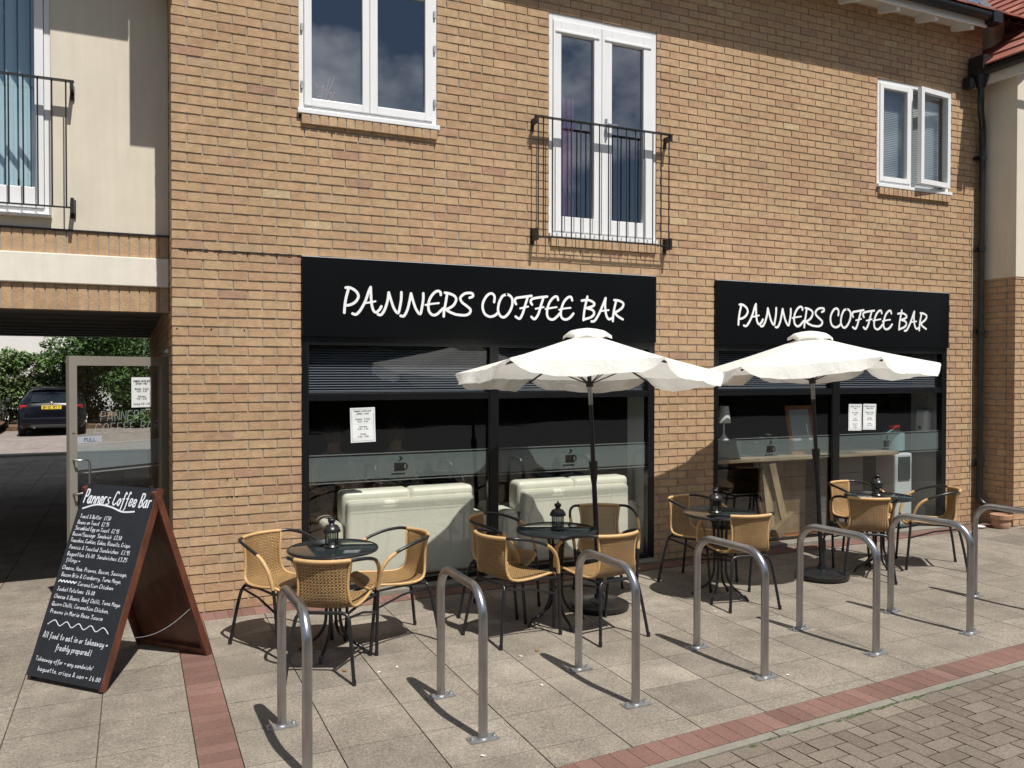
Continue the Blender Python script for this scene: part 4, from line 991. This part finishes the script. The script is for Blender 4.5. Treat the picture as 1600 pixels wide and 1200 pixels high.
# ---------------------------------------------------------------- parasols
def parasol(bx,by,tx,ty,cz,rimz,rot,label):
    z0=gz(bx); S=thing('parasol',label,'parasol',(bx,by,z0),group='cream parasols outside the cafe')
    q=MB(); q.lathe([(0,0),(.215,0),(.232,.02),(.228,.045),(.19,.062),(.10,.075),(.045,.085),(.04,.12),(0,.12)],(bx,by,z0),40); q.build('base','black_plastic',S)
    q=MB(); q.lathe([(.028,.08),(.028,.34)],(bx,by,z0),16); q.build('base_tube','black_tube',S)
    q=MB(); q.tube([(bx+.03,by-.02,z0+.26),(bx+.08,by-.05,z0+.26)],.008,8); q.lathe([(.02,0),(.02,.03)],(bx+.08,by-.05,z0+.245),10); q.build('knob','black_plastic',S)
    def at(z): t=z/2.2; return Vector((bx+(tx-bx)*t,by+(ty-by)*t,z0+z))
    q=MB(); q.tube([at(.1),at(1.14)],.020,14); q.tube([at(1.1),at(cz-z0-.02)],.0175,14); q.build('pole','black_tube',S)
    q=MB(); q.tube([at(1.00),at(1.03),at(1.12),at(1.17),at(1.175)],[.021,.026,.034,.036,.022],14); q.build('joint','black_plastic',S)
    q=MB(); q.tube([at(1.62),at(1.76)],.0185,14); q.build('sleeve','stainless',S)
    q=MB(); q.tube([at(1.76),at(1.80)],.03,12); q.build('runner','black_plastic',S)
    ax=Vector((at(cz-z0).x,at(cz-z0).y,cz)); Rr=1.045
    cor=[]
    for k in range(6):
        a=rot+k*math.pi/3; cor.append(Vector((ax.x+Rr*math.cos(a),ax.y+Rr*math.sin(a),rimz[k])))
    fab=MB(); val=MB(); nS,nU=10,14
    for k in range(6):
        a=cor[k]; b=cor[(k+1)%6]; vs=[];fs=[]
        for i in range(nS+1):
            s=.06+.94*i/nS
            for j in range(nU+1):
                t=j/nU; p=ax.lerp(a.lerp(b,t),s); sag=.022*math.sin(math.pi*t)*s*s+.012*math.sin(math.pi*s)
                e=(.0035*math.sin(t*31+k)*s*s+.004*math.sin(s*17+t*9+k*2)*s)*math.sin(math.pi*t)
                mid=(a+b)/2-ax; mid.z=0
                p=p+Vector((0,0,-sag+e)); 
                if s>.9: p-=mid.normalized()*(.035*math.sin(math.pi*t)*(s-.9)/.1)
                vs.append(p)
        for i in range(nS):
            for j in range(nU): fs.append((i*(nU+1)+j,i*(nU+1)+j+1,(i+1)*(nU+1)+j+1,(i+1)*(nU+1)+j))
        fab.add(vs,fs,sm=True)
        rim=vs[-(nU+1):]; vv=[];vf=[]; outw=((a+b)/2-ax); outw.z=0; outw.normalize()
        for i in range(4):
            for j,p in enumerate(rim):
                t=j/nU; edge=min(1,min(t,1-t)/.13)
                d=(.105+.010*math.sin(t*9+k*2))*i/3*(.12+.88*edge**.7)
                vv.append(p+Vector((0,0,-d*.93-.001))+outw*((.012*math.sin(t*19+k*3)+.006*math.sin(t*43+k))*i/3 + .052*(i/3)*edge))
        for i in range(3):
            for j in range(nU): vf.append((i*(nU+1)+j,i*(nU+1)+j+1,(i+1)*(nU+1)+j+1,(i+1)*(nU+1)+j))
        val.add(vv,vf,sm=True)
    C_=fab.build('canopy','canopy',S); val.build('valance','canopy',C_)
    q=MB(); n=7; vs=[ax+Vector((0,0,.040))]; fs=[]
    for rr_,dz in ((.07,.032),(.15,.010),(.178,-.012),(.180,-.036)):
        for k in range(24):
            a_=rot+k*math.pi/12; f_=.93/math.cos(((a_-rot)%(math.pi/3))-math.pi/6); vs.append(ax+Vector((rr_*f_*math.cos(a_),rr_*f_*math.sin(a_),dz+(.020*abs(math.sin(3*(a_-rot)))-.012)*(1 if dz<.02 else 0)+.004*math.sin(11*a_)*(1 if dz<0 else 0))))
    for k in range(24): fs.append((0,1+k,1+(k+1)%24))
    for i in range(3):
        for k in range(24): fs.append((1+i*24+k,1+(i+1)*24+k,1+(i+1)*24+(k+1)%24,1+i*24+(k+1)%24))
    q.add(vs,fs,sm=True); q.build('vent_cap','canopy',C_)
    run=at(1.78)
    for k in range(6):
        hub=ax+Vector((0,0,-.045)); e=cor[k]+Vector((0,0,-.03)); q=MB(); q.tube([hub,hub.lerp(e,.5)+Vector((0,0,-.012)),e],.009,7)
        q.tube([run,hub.lerp(e,.48)+Vector((0,0,-.015))],.005,6); q.build('rib','black_tube',S)
va=math.atan2(5.70,3.32)      # view direction at parasol one
#corner order: angles from view dir; front pair at 180+-30 etc
def corners(va): return va+math.pi/6
parasol(3.094,-1.236,2.975,-1.236,2.205,[1.835,1.885,1.995,2.0,1.895,1.845],corners(math.atan2(5.73,3.3)),'cream hexagonal parasol over the second table, left of the two')
parasol(5.391,-1.281,5.225,-1.281,2.228,[1.885,1.88,1.945,2.02,1.98,1.935],corners(math.atan2(5.69,5.5)),'cream hexagonal parasol in front of the right shop window, right of the two')
# ---------------------------------------------------------------- A-board
FL=Vector((-.885,-1.052,0)); FR=Vector((-.459,-1.512,0)); BRt=Vector((.191,-1.049,0)); BL=Vector((-.235,-.589,0))
wd=(FR-FL).normalized(); H=1.165
TL=(FL+BL)/2+Vector((0,0,H)); TR=(FR+BRt)/2+Vector((0,0,H))
AB=thing('menu_board','black A-frame chalkboard with handwritten menu and reddish wooden sides','menu board',(FL+FR+BRt+BL)/4)
def panel(bl,br,tl,tr_,off):   # matrix-like mapper: u across 0..W, v up 0..L, d outward
    U_=(br-bl).normalized(); V_=(tl-bl).normalized(); Nn=U_.cross(V_).normalized()
    return (lambda u,v,d: bl+U_*u+V_*v+Nn*(d+off)), (br-bl).length,(tl-bl).length
z0=Vector((0,0,.02)); f1,Wf,Lf=panel(FL+z0,FR+z0,TL,TR,0)
def pbox(mb,f,u0,u1,v0,v1,d0,d1):
    vs=[f(u,v,d) for d in (d0,d1) for v in (v0,v1) for u in (u0,u1)]
    mb.add(vs,[(0,2,3,1),(4,5,7,6),(0,1,5,4),(2,6,7,3),(0,4,6,2),(1,3,7,5)])
q=MB(); pbox(q,f1,.002,Wf-.002,.0,Lf-.004,-.006,.006); q.build('front_panel','chalkboard',AB)
q=MB(); pbox(q,f1,.0,.028,-.015,Lf,-.045,-.0065); pbox(q,f1,Wf-.028,Wf,-.015,Lf,-.045,-.0065); pbox(q,f1,.028,Wf-.028,0,.035,-.045,-.0065); pbox(q,f1,.028,Wf-.028,Lf-.04,Lf-.004,-.04,-.0065)
pbox(q,f1,Wf-.002,Wf+.004,-.012,Lf,-.04,.007)
q.build('front_frame','dark_wood',AB)
f2,Wb,Lb=panel(BRt+z0,BL+z0,TR,TL,0)
q=MB(); pbox(q,f2,.028,Wb-.028,.0,Lb-.01,-.012,-.004); q.build('back_panel','dark_wood',AB)
q=MB(); pbox(q,f2,.0,.028,-.02,Lb-.012,-.045,.004); pbox(q,f2,Wb-.028,Wb,-.02,Lb-.012,-.045,.004); pbox(q,f2,.028,Wb-.028,0,.04,-.04,-.0125); q.build('back_frame','dark_wood',AB)
for t in (.1,.9):
    q=MB(); c=TL.lerp(TR,t)+Vector((0,0,-.02)); q.box(c.x-.012,c.x+.012,c.y-.012,c.y+.012,c.z,c.z+.03); q.build('hinge','black_iron',AB)
ca_=f1(Wf-.012,.30,-.03); cb_=f2(.012,.36,-.03)
q=MB(); q.tube([ca_.lerp(cb_,t/10)+Vector((0,0,-.07*math.sin(math.pi*t/10))) for t in range(11)],.0022,5); q.build('chain','galvanised',AB)
q=MB(); random.seed(9)
LN=[('Toast & Butter  £1.50',.07,.50,.18),('Beans on Toast  £2.95',.06,.50,.212),('Scrambled Egg on Toast  £2.95',.05,.66,.243),('Bacon/Sausage  Sandwich  £3.50',.04,.72,.275),
('Teacakes, Cookies, Cakes, Biscuits, Crisps',.04,.86,.308),('Paninis & Toasted Sandwiches  £3.95',.05,.88,.345),('Baguettes £4.00  Sandwiches £3.25',.05,.87,.380),('fillings ~',.06,.26,.412),
('Cheese, Ham, Prawns, Bacon, Sausage,',.04,.93,.452),('Bacon Brie & Cranberry, Tuna Mayo,',.06,.88,.488),('Coronation Chicken',.32,.80,.525),
('Jacket Potatoes  £4.00',.06,.58,.562),('Cheese & Beans, Beef Chilli, Tuna Mayo',.05,.95,.600),('Quorn Chilli, Coronation Chicken,',.05,.83,.638),('Prawns in Marie Rose Sauce',.06,.78,.676),
('All food to eat in or takeaway ~',.06,.94,.798),('freshly prepared!',.28,.76,.848),('Takeaway offer ~ any sandwich/',.06,.84,.912),('baguette, crisps & can ~ £4.00',.13,.97,.958)]
fb=lambda a,b,d: f1(a,b,.0065+d)
write(q,'Panners Coffee Bar',.045*Wf,.97*Wf,Lf*(1-.105),.085,fb,.0095,.0008,jit=.2)
ribbon(q,[Vector((p[0],p[1])) for p in spline([(.07*Wf,Lf*.862,0),(.25*Wf,Lf*.888,0),(.45*Wf,Lf*.882,0),(.62*Wf,Lf*.862,0),(.78*Wf,Lf*.868,0)],5)],.010,.0008,fb)
for t,a,b,v in LN:
    bigl=v>.79 and v<.9
    write(q,t,a*Wf,b*Wf,Lf*(1-v)-.010,.0235 if not bigl else .034,fb,.0027 if not bigl else .0035,.0008)
ribbon(q,[Vector((p[0],p[1])) for p in spline([((.08+.082*k)*Wf,Lf*(1-.728)+(.014 if k%2 else -.016),0) for k in range(11)],5)],.005,.0008,fb)
ribbon(q,[Vector((p[0],p[1])) for p in spline([((.05+.022*k)*Wf,Lf*(1-.522)+(.006 if k%2 else -.004),0) for k in range(12)],4)],.008,.0008,fb)
q.build('chalk_writing','chalk',AB)
# ---------------------------------------------------------------- litter
random.seed(4)
LT=[(.93,-1.75,'dry_leaf','leaf'),(2.20,-1.93,'dry_leaf','leaf'),(2.05,-1.99,'cig','butt'),(1.25,-1.83,'cig','butt'),(1.12,-1.87,'cig','butt'),(1.28,-3.2,'cig','butt'),(3.75,-1.65,'cig','butt'),(3.85,-1.72,'cig','butt'),(4.95,-2.25,'cig','butt'),(1.95,-2.5,'cig','butt'),(3.4,-3.0,'cig','butt')]
LL=['yellowed dry leaf lying by the nearest chair leg','brown dry leaf lying in front of the left parasol table','pale scrap beside the brown dry leaf','pale scrap on the slabs right of the leftmost chairs','second pale scrap just left of its twin near the leftmost chairs','pale scrap on the front slabs between the two nearest bike stands','pale scrap left of the right parasol base','pale crumb next to the scrap near the right parasol','pale scrap between the two rightmost bike stands','pale scrap between the second and third bike stands','pale scrap at the foot of the middle bike stand']
for (x,y,m_,kd),lb in zip(LT,LL):
    q=MB(); z=gz(x)+.003; a=random.uniform(0,6.28); s=.022 if kd=='leaf' else .012
    pts=[(1.3,0,.2),(.5,.6,.5),(-.6,.5,.1),(-1.2,0,.4),(-.5,-.6,.1),(.6,-.5,.5)]
    vs=[(x+s*(p[0]*math.cos(a)-p[1]*math.sin(a)),y+s*(p[0]*math.sin(a)+p[1]*math.cos(a)),z+s*p[2]*.5) for p in pts]
    q.add(vs+[(v[0],v[1],v[2]+.0015) for v in vs],[(5,4,3,2,1,0),(6,7,8,9,10,11)]+[(i,(i+1)%6,(i+1)%6+6,i+6) for i in range(6)])
    tag(q.build('dry_leaf' if kd=='leaf' else 'litter',m_,base=Vector((x,y,z))),lb,'leaf' if kd=='leaf' else 'litter','bits of litter on the pavement')
# ---------------------------------------------------------------- beyond the passage
def leaves(n,size,fnpos,seed,tfn=None):
    rs=np.random.RandomState(seed); q=MB(); 
    for i in range(n):
        p,t=fnpos(rs); nrm=Vector(rs.normal(size=3)); nrm.z=abs(nrm.z)+.3; nrm.normalize(); a=nrm.orthogonal().normalized(); b=nrm.cross(a); an=rs.uniform(0,6.28)
        a,b=a*math.cos(an)+b*math.sin(an),b*math.cos(an)-a*math.sin(an); s=size*rs.uniform(.6,1.3)
        p=Vector(p); q.add([p-a*s,p-b*s*.5,p+a*s,p+b*s*.5],[(0,1,2,3)],float(min(1,max(0,t))))
    return q
def clump_pos(clumps):
    def f(rs):
        c=clumps[rs.randint(len(clumps))]; v=rs.normal(size=3); v/=np.linalg.norm(v); r_=c[3]*(.55+.5*rs.rand())
        return (c[0]+v[0]*r_,c[1]+v[1]*r_,c[2]+v[2]*r_*.85), c[4]+rs.normal()*.16
    return f
rs=np.random.RandomState(1)
HG=thing('hedge','broad leafy hedge behind the parked cars beyond the passage','hedge',(-4.2,26.3,.1))
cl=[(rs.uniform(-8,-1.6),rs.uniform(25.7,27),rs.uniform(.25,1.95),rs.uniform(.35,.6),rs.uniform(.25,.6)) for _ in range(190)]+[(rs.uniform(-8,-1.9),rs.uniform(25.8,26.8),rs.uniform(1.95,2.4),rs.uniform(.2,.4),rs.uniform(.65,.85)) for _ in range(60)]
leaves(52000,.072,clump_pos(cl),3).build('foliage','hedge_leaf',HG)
q=MB()
for k in range(14): x=-8+k*.48; q.tube([(x,26.3,.05),(x+.1,26.35,1.0),(x,26.3,1.7)],[.03,.022,.01],6)
q.build('stems','bark',HG)
def tree(x,y,h,cr,n,seed,label,leaf='leaf',lsz=.07,trunk=.12):
    rs=np.random.RandomState(seed); T_=thing('tree',label,'tree',(x,y,.05),group='trees around the car park' if y>0 else 'trees across the street')
    q=MB(); q.tube([(x,y,0),(x+.05,y,h*.35),(x,y,h*.7)],[trunk,trunk*.75,trunk*.35],9)
    cl=[]
    for k in range(40):
        a=rs.uniform(0,6.28); r_=cr*rs.uniform(.1,.85); zz=h*rs.uniform(.14 if y>0 else .32,.95); r_*=1-.5*abs(zz/h-.6); c=(x+r_*math.cos(a),y+r_*math.sin(a),zz,cr*rs.uniform(.22,.4),rs.uniform(.25,.75)); cl.append(c)
        if k<9: q.tube([(x,y,zz*.6),(c[0],c[1],c[2])],[trunk*.35,trunk*.1],6)
    q.build('trunk','bark',T_); leaves(n,lsz,clump_pos(cl),seed+1).build('crown',leaf,T_)
tree(-.55,25.9,4.6,2.5,34000,5,'bushy green tree behind the glass door, right of the hedge',trunk=.1)
tree(1.9,26.8,4.6,2.2,9000,8,'second green tree, mostly hidden by the passage wall',trunk=.1)
SH=thing('shrub','low green shrub at the foot of the grey post beyond the passage','shrub',(.0,24.0,.1))
cl=[(rs.uniform(-.75,.9),rs.uniform(23.6,24.4),rs.uniform(.15,.5),rs.uniform(.15,.3),rs.uniform(.5,.9)) for _ in range(22)]
leaves(5000,.06,clump_pos(cl),13).build('foliage','leaf',SH); q=MB(); [q.tube([(x,24,.05),(x+.05,24,.4)],.012,5) for x in (-.5,-.2,.1,.4,.7)]; q.build('stems','bark',SH)
PS=thing('sign_post','slim grey post with a small white plate by the car park shrub','sign post',(.06,24.9,.1))
q=MB(); q.tube([(.06,24.9,.1),(.06,24.9,3.4)],.05,10); q.build('post','grey_post',PS); q=MB(); q.box(-.12,.24,24.83,24.85,1.98,2.12); q.build('plate','sign_white',PS)
FB=thing('far_building','pale rendered building rising behind the hedge','building',(-6,38,0))
q=MB(); q.box(-22,0.5,38,46,0,9); q.build('wall','far_render',FB)
q=MB(); q.add([(-22.5,37.4,9),(1,37.4,9),(1,42,12),(-22.5,42,12)],[(0,1,2,3)]); q.add([(-22.5,46.6,9),(1,46.6,9),(1,42,12),(-22.5,42,12)],[(3,2,1,0)]); q.build('roof','red_tile',FB)
q=MB()
for x in (-17,-13,-9,-1.9):
    for z in (4.6,): q.box(x,x+1.3,37.94,38.0,z,z+1.4)
q.build('window','car_glass',FB)
q=MB()
for x in (-17,-13,-9,-1.9): fr(q,x-.06,x+1.36,4.54,6.06,37.9,37.94,.08)
q.build('window_frame','white_frame',FB)
# ---------------------------------------------------------------- cars (backs towards us)
def car(x,y,rz,paint,label,plate):
    S=local(thing('parked_car',label,'car',(x,y,gz(x)),rz,'cars parked beyond the passage'))
    # stations along the car: (y, half width at belt, sill z, belt z, roof z, half width at roof)
    st=[(-2.02,.70,.34,.72,.80,.55),(-1.98,.80,.26,.86,.93,.60),(-1.90,.86,.24,.93,1.02,.62),(-1.72,.88,.23,.97,1.20,.60),(-1.50,.885,.22,.975,1.36,.59),(-1.2,.89,.2,.97,1.42,.60),(-.6,.895,.2,.955,1.455,.61),(.1,.895,.2,.94,1.46,.61),(.55,.89,.2,.93,1.40,.58),(1.05,.88,.2,.92,1.05,.60),(1.4,.86,.2,.88,.92,.62),(1.85,.80,.24,.76,.80,.58),(2.05,.62,.32,.60,.64,.45)]
    vs=[];fs=[];mi=[]
    for (yy,hw,zs,zb,zr,hr) in st:
        ring=[(-hw*.9,zs),(-hw,zs+.12),(-hw-.005,(zs+zb)/2),(-hw+.01,zb),(-hr-.02,zb+(zr-zb)*.86),(-hr*.8,zr-.005),(0,zr+.012)]
        ring=ring+[(-a,b) for a,b in ring[:-1][::-1]]
        vs+=[(a,yy,b) for a,b in ring]
    n=13
    for i in range(len(st)-1):
        for k in range(n-1): fs.append((i*n+k,(i+1)*n+k,(i+1)*n+k+1,i*n+k+1))
        fs.append((i*n,i*n+n-1,(i+1)*n+n-1,(i+1)*n))
    q=MB(); q.add(vs,fs,sm=True); q.f.append(list(range(n))); q.t.append(.5); q.mi.append(0); q.sm.append(False); q.f.append([(len(st)-1)*n+k for k in range(n)][::-1]); q.t.append(.5); q.mi.append(0); q.sm.append(False)
    body=q.build('body',paint,S)
    q=MB(); q.add([(-.54,-1.945,1.01),(.54,-1.945,1.01),(.50,-1.545,1.345),(-.50,-1.545,1.345)],[(0,1,2,3)]); q.build('rear_window','car_glass',S)
    for s in (-1,1):
        q=MB(); q.add([(s*.70,-1.55,1.0),(s*.665,-1.3,1.36),(s*.68,.3,1.38),(s*.76,.95,.99)],[(0,1,2,3)]); q.build('side_window','car_glass',S)
        q=MB(); q.box(min(s*.50,s*.83),max(s*.50,s*.83),-1.985,-1.86,.80,.93); q.build('tail_light','red_lens',S,bevel=.03)
        q=MB(); q.box(min(s*.9,s*1.03),max(s*.9,s*1.03),.62,.74,.95,1.08); q.build('mirror',paint,S,bevel=.03)
        for yy in (-1.28,1.28):
            q=MB(); 
            pr=[(.0,-.1),(.27,-.1),(.315,-.07),(.315,.07),(.27,.1),(0,.1)]; vsw=[];fsw=[]
            for rr_,dx in pr:
                for k in range(22): a=k*math.pi/11; vsw.append((s*.80+dx,yy+rr_*math.cos(a),.315+rr_*math.sin(a)))
            for i in range(5):
                for k in range(22): fsw.append((i*22+k,i*22+(k+1)%22,(i+1)*22+(k+1)%22,(i+1)*22+k))
            q.add(vsw,fsw,sm=True); wl=q.build('wheel','tyre',S)
            q=MB()
            for k in range(7): a=k*2*math.pi/7; q.beam((s*.905,yy,.315),(s*.905,yy+.19*math.cos(a),.315+.19*math.sin(a)),.05,.02,(1,0,0))
            q.build('rim','rim_metal',wl)
    q=MB(); q.box(-.78,.78,-2.05,-1.93,.36,.56); q.build('bumper',paint,S,bevel=.04)
    q=MB(); q.box(-.55,.55,-2.045,-1.95,.25,.35); q.build('lower_valance','rubber',S,bevel=.02)
    q=MB(); q.box(-.58,.58,-1.66,-1.42,1.40,1.43); q.build('spoiler',paint,S,bevel=.01)
    q=MB(); q.box(-.26,.26,-2.03,-1.99,.80,.91); q.build('number_plate','plate_yellow',S,bevel=.004)
    q=MB(); write(q,plate,-.23,.23,.823,.068,lambda a,b,d:(a,-2.032-d,b),.014,.001); q.build('plate_lettering','ink',S)
    q=MB(); q.beam((-.25,-1.90,1.06),(.12,-1.80,1.16),.015,.012); q.build('wiper','rubber',S)
    q=MB(); q.tube([(-.45,-2.06,.27),(-.45,-1.95,.27)],.03,10); q.build('exhaust','chrome',S)
    q=MB(); q.tube([(.065*math.cos(t*math.pi/8)*.6,-1.985,.965+.04*math.sin(t*math.pi/8)) for t in range(16)],.005,5,closed=True); q.build('badge','chrome',S)
    return S
car(-2.55,24.0-1.0+.2,R(2),'car_black','black hatchback seen from behind, parked before the hedge','BV12 RTJ')
car(-4.86,23.2,R(1),'car_grey','grey car cut by the left picture edge beside the black hatchback','KT07 XEN')
# ---------------------------------------------------------------- across the street (seen only as reflections)
H2=thing('hedge','tall dark hedge across the street, seen only as a reflection in the shop glass','hedge',(10,-23,0))
cl=[(rs.uniform(-22,45),rs.uniform(-23.8,-22.4),rs.uniform(.5,4.6),rs.uniform(.7,1.1),rs.uniform(.0,.5)) for _ in range(330)]
leaves(26000,.24,clump_pos(cl),77).build('foliage','leaf',H2)
q=MB(); q.box(-22,45,-23.4,-22.9,0,4.4); q.build('stems','bark',H2)  # one solid slab inside the leaves, added to block the bright horizon
for k in range(9):
    tree(-9+k*5.2+rs.uniform(-.6,.6),-25-rs.uniform(0,3),8.2+rs.uniform(-1,1),3.3,2200,40+k,['dark tree across the street','tall tree across the street','broad tree across the street'][k%3]+', seen only as a reflection',lsz=.22,trunk=.22)
for o in list(COL.objects):
    if '_local' in o: del o['_local']
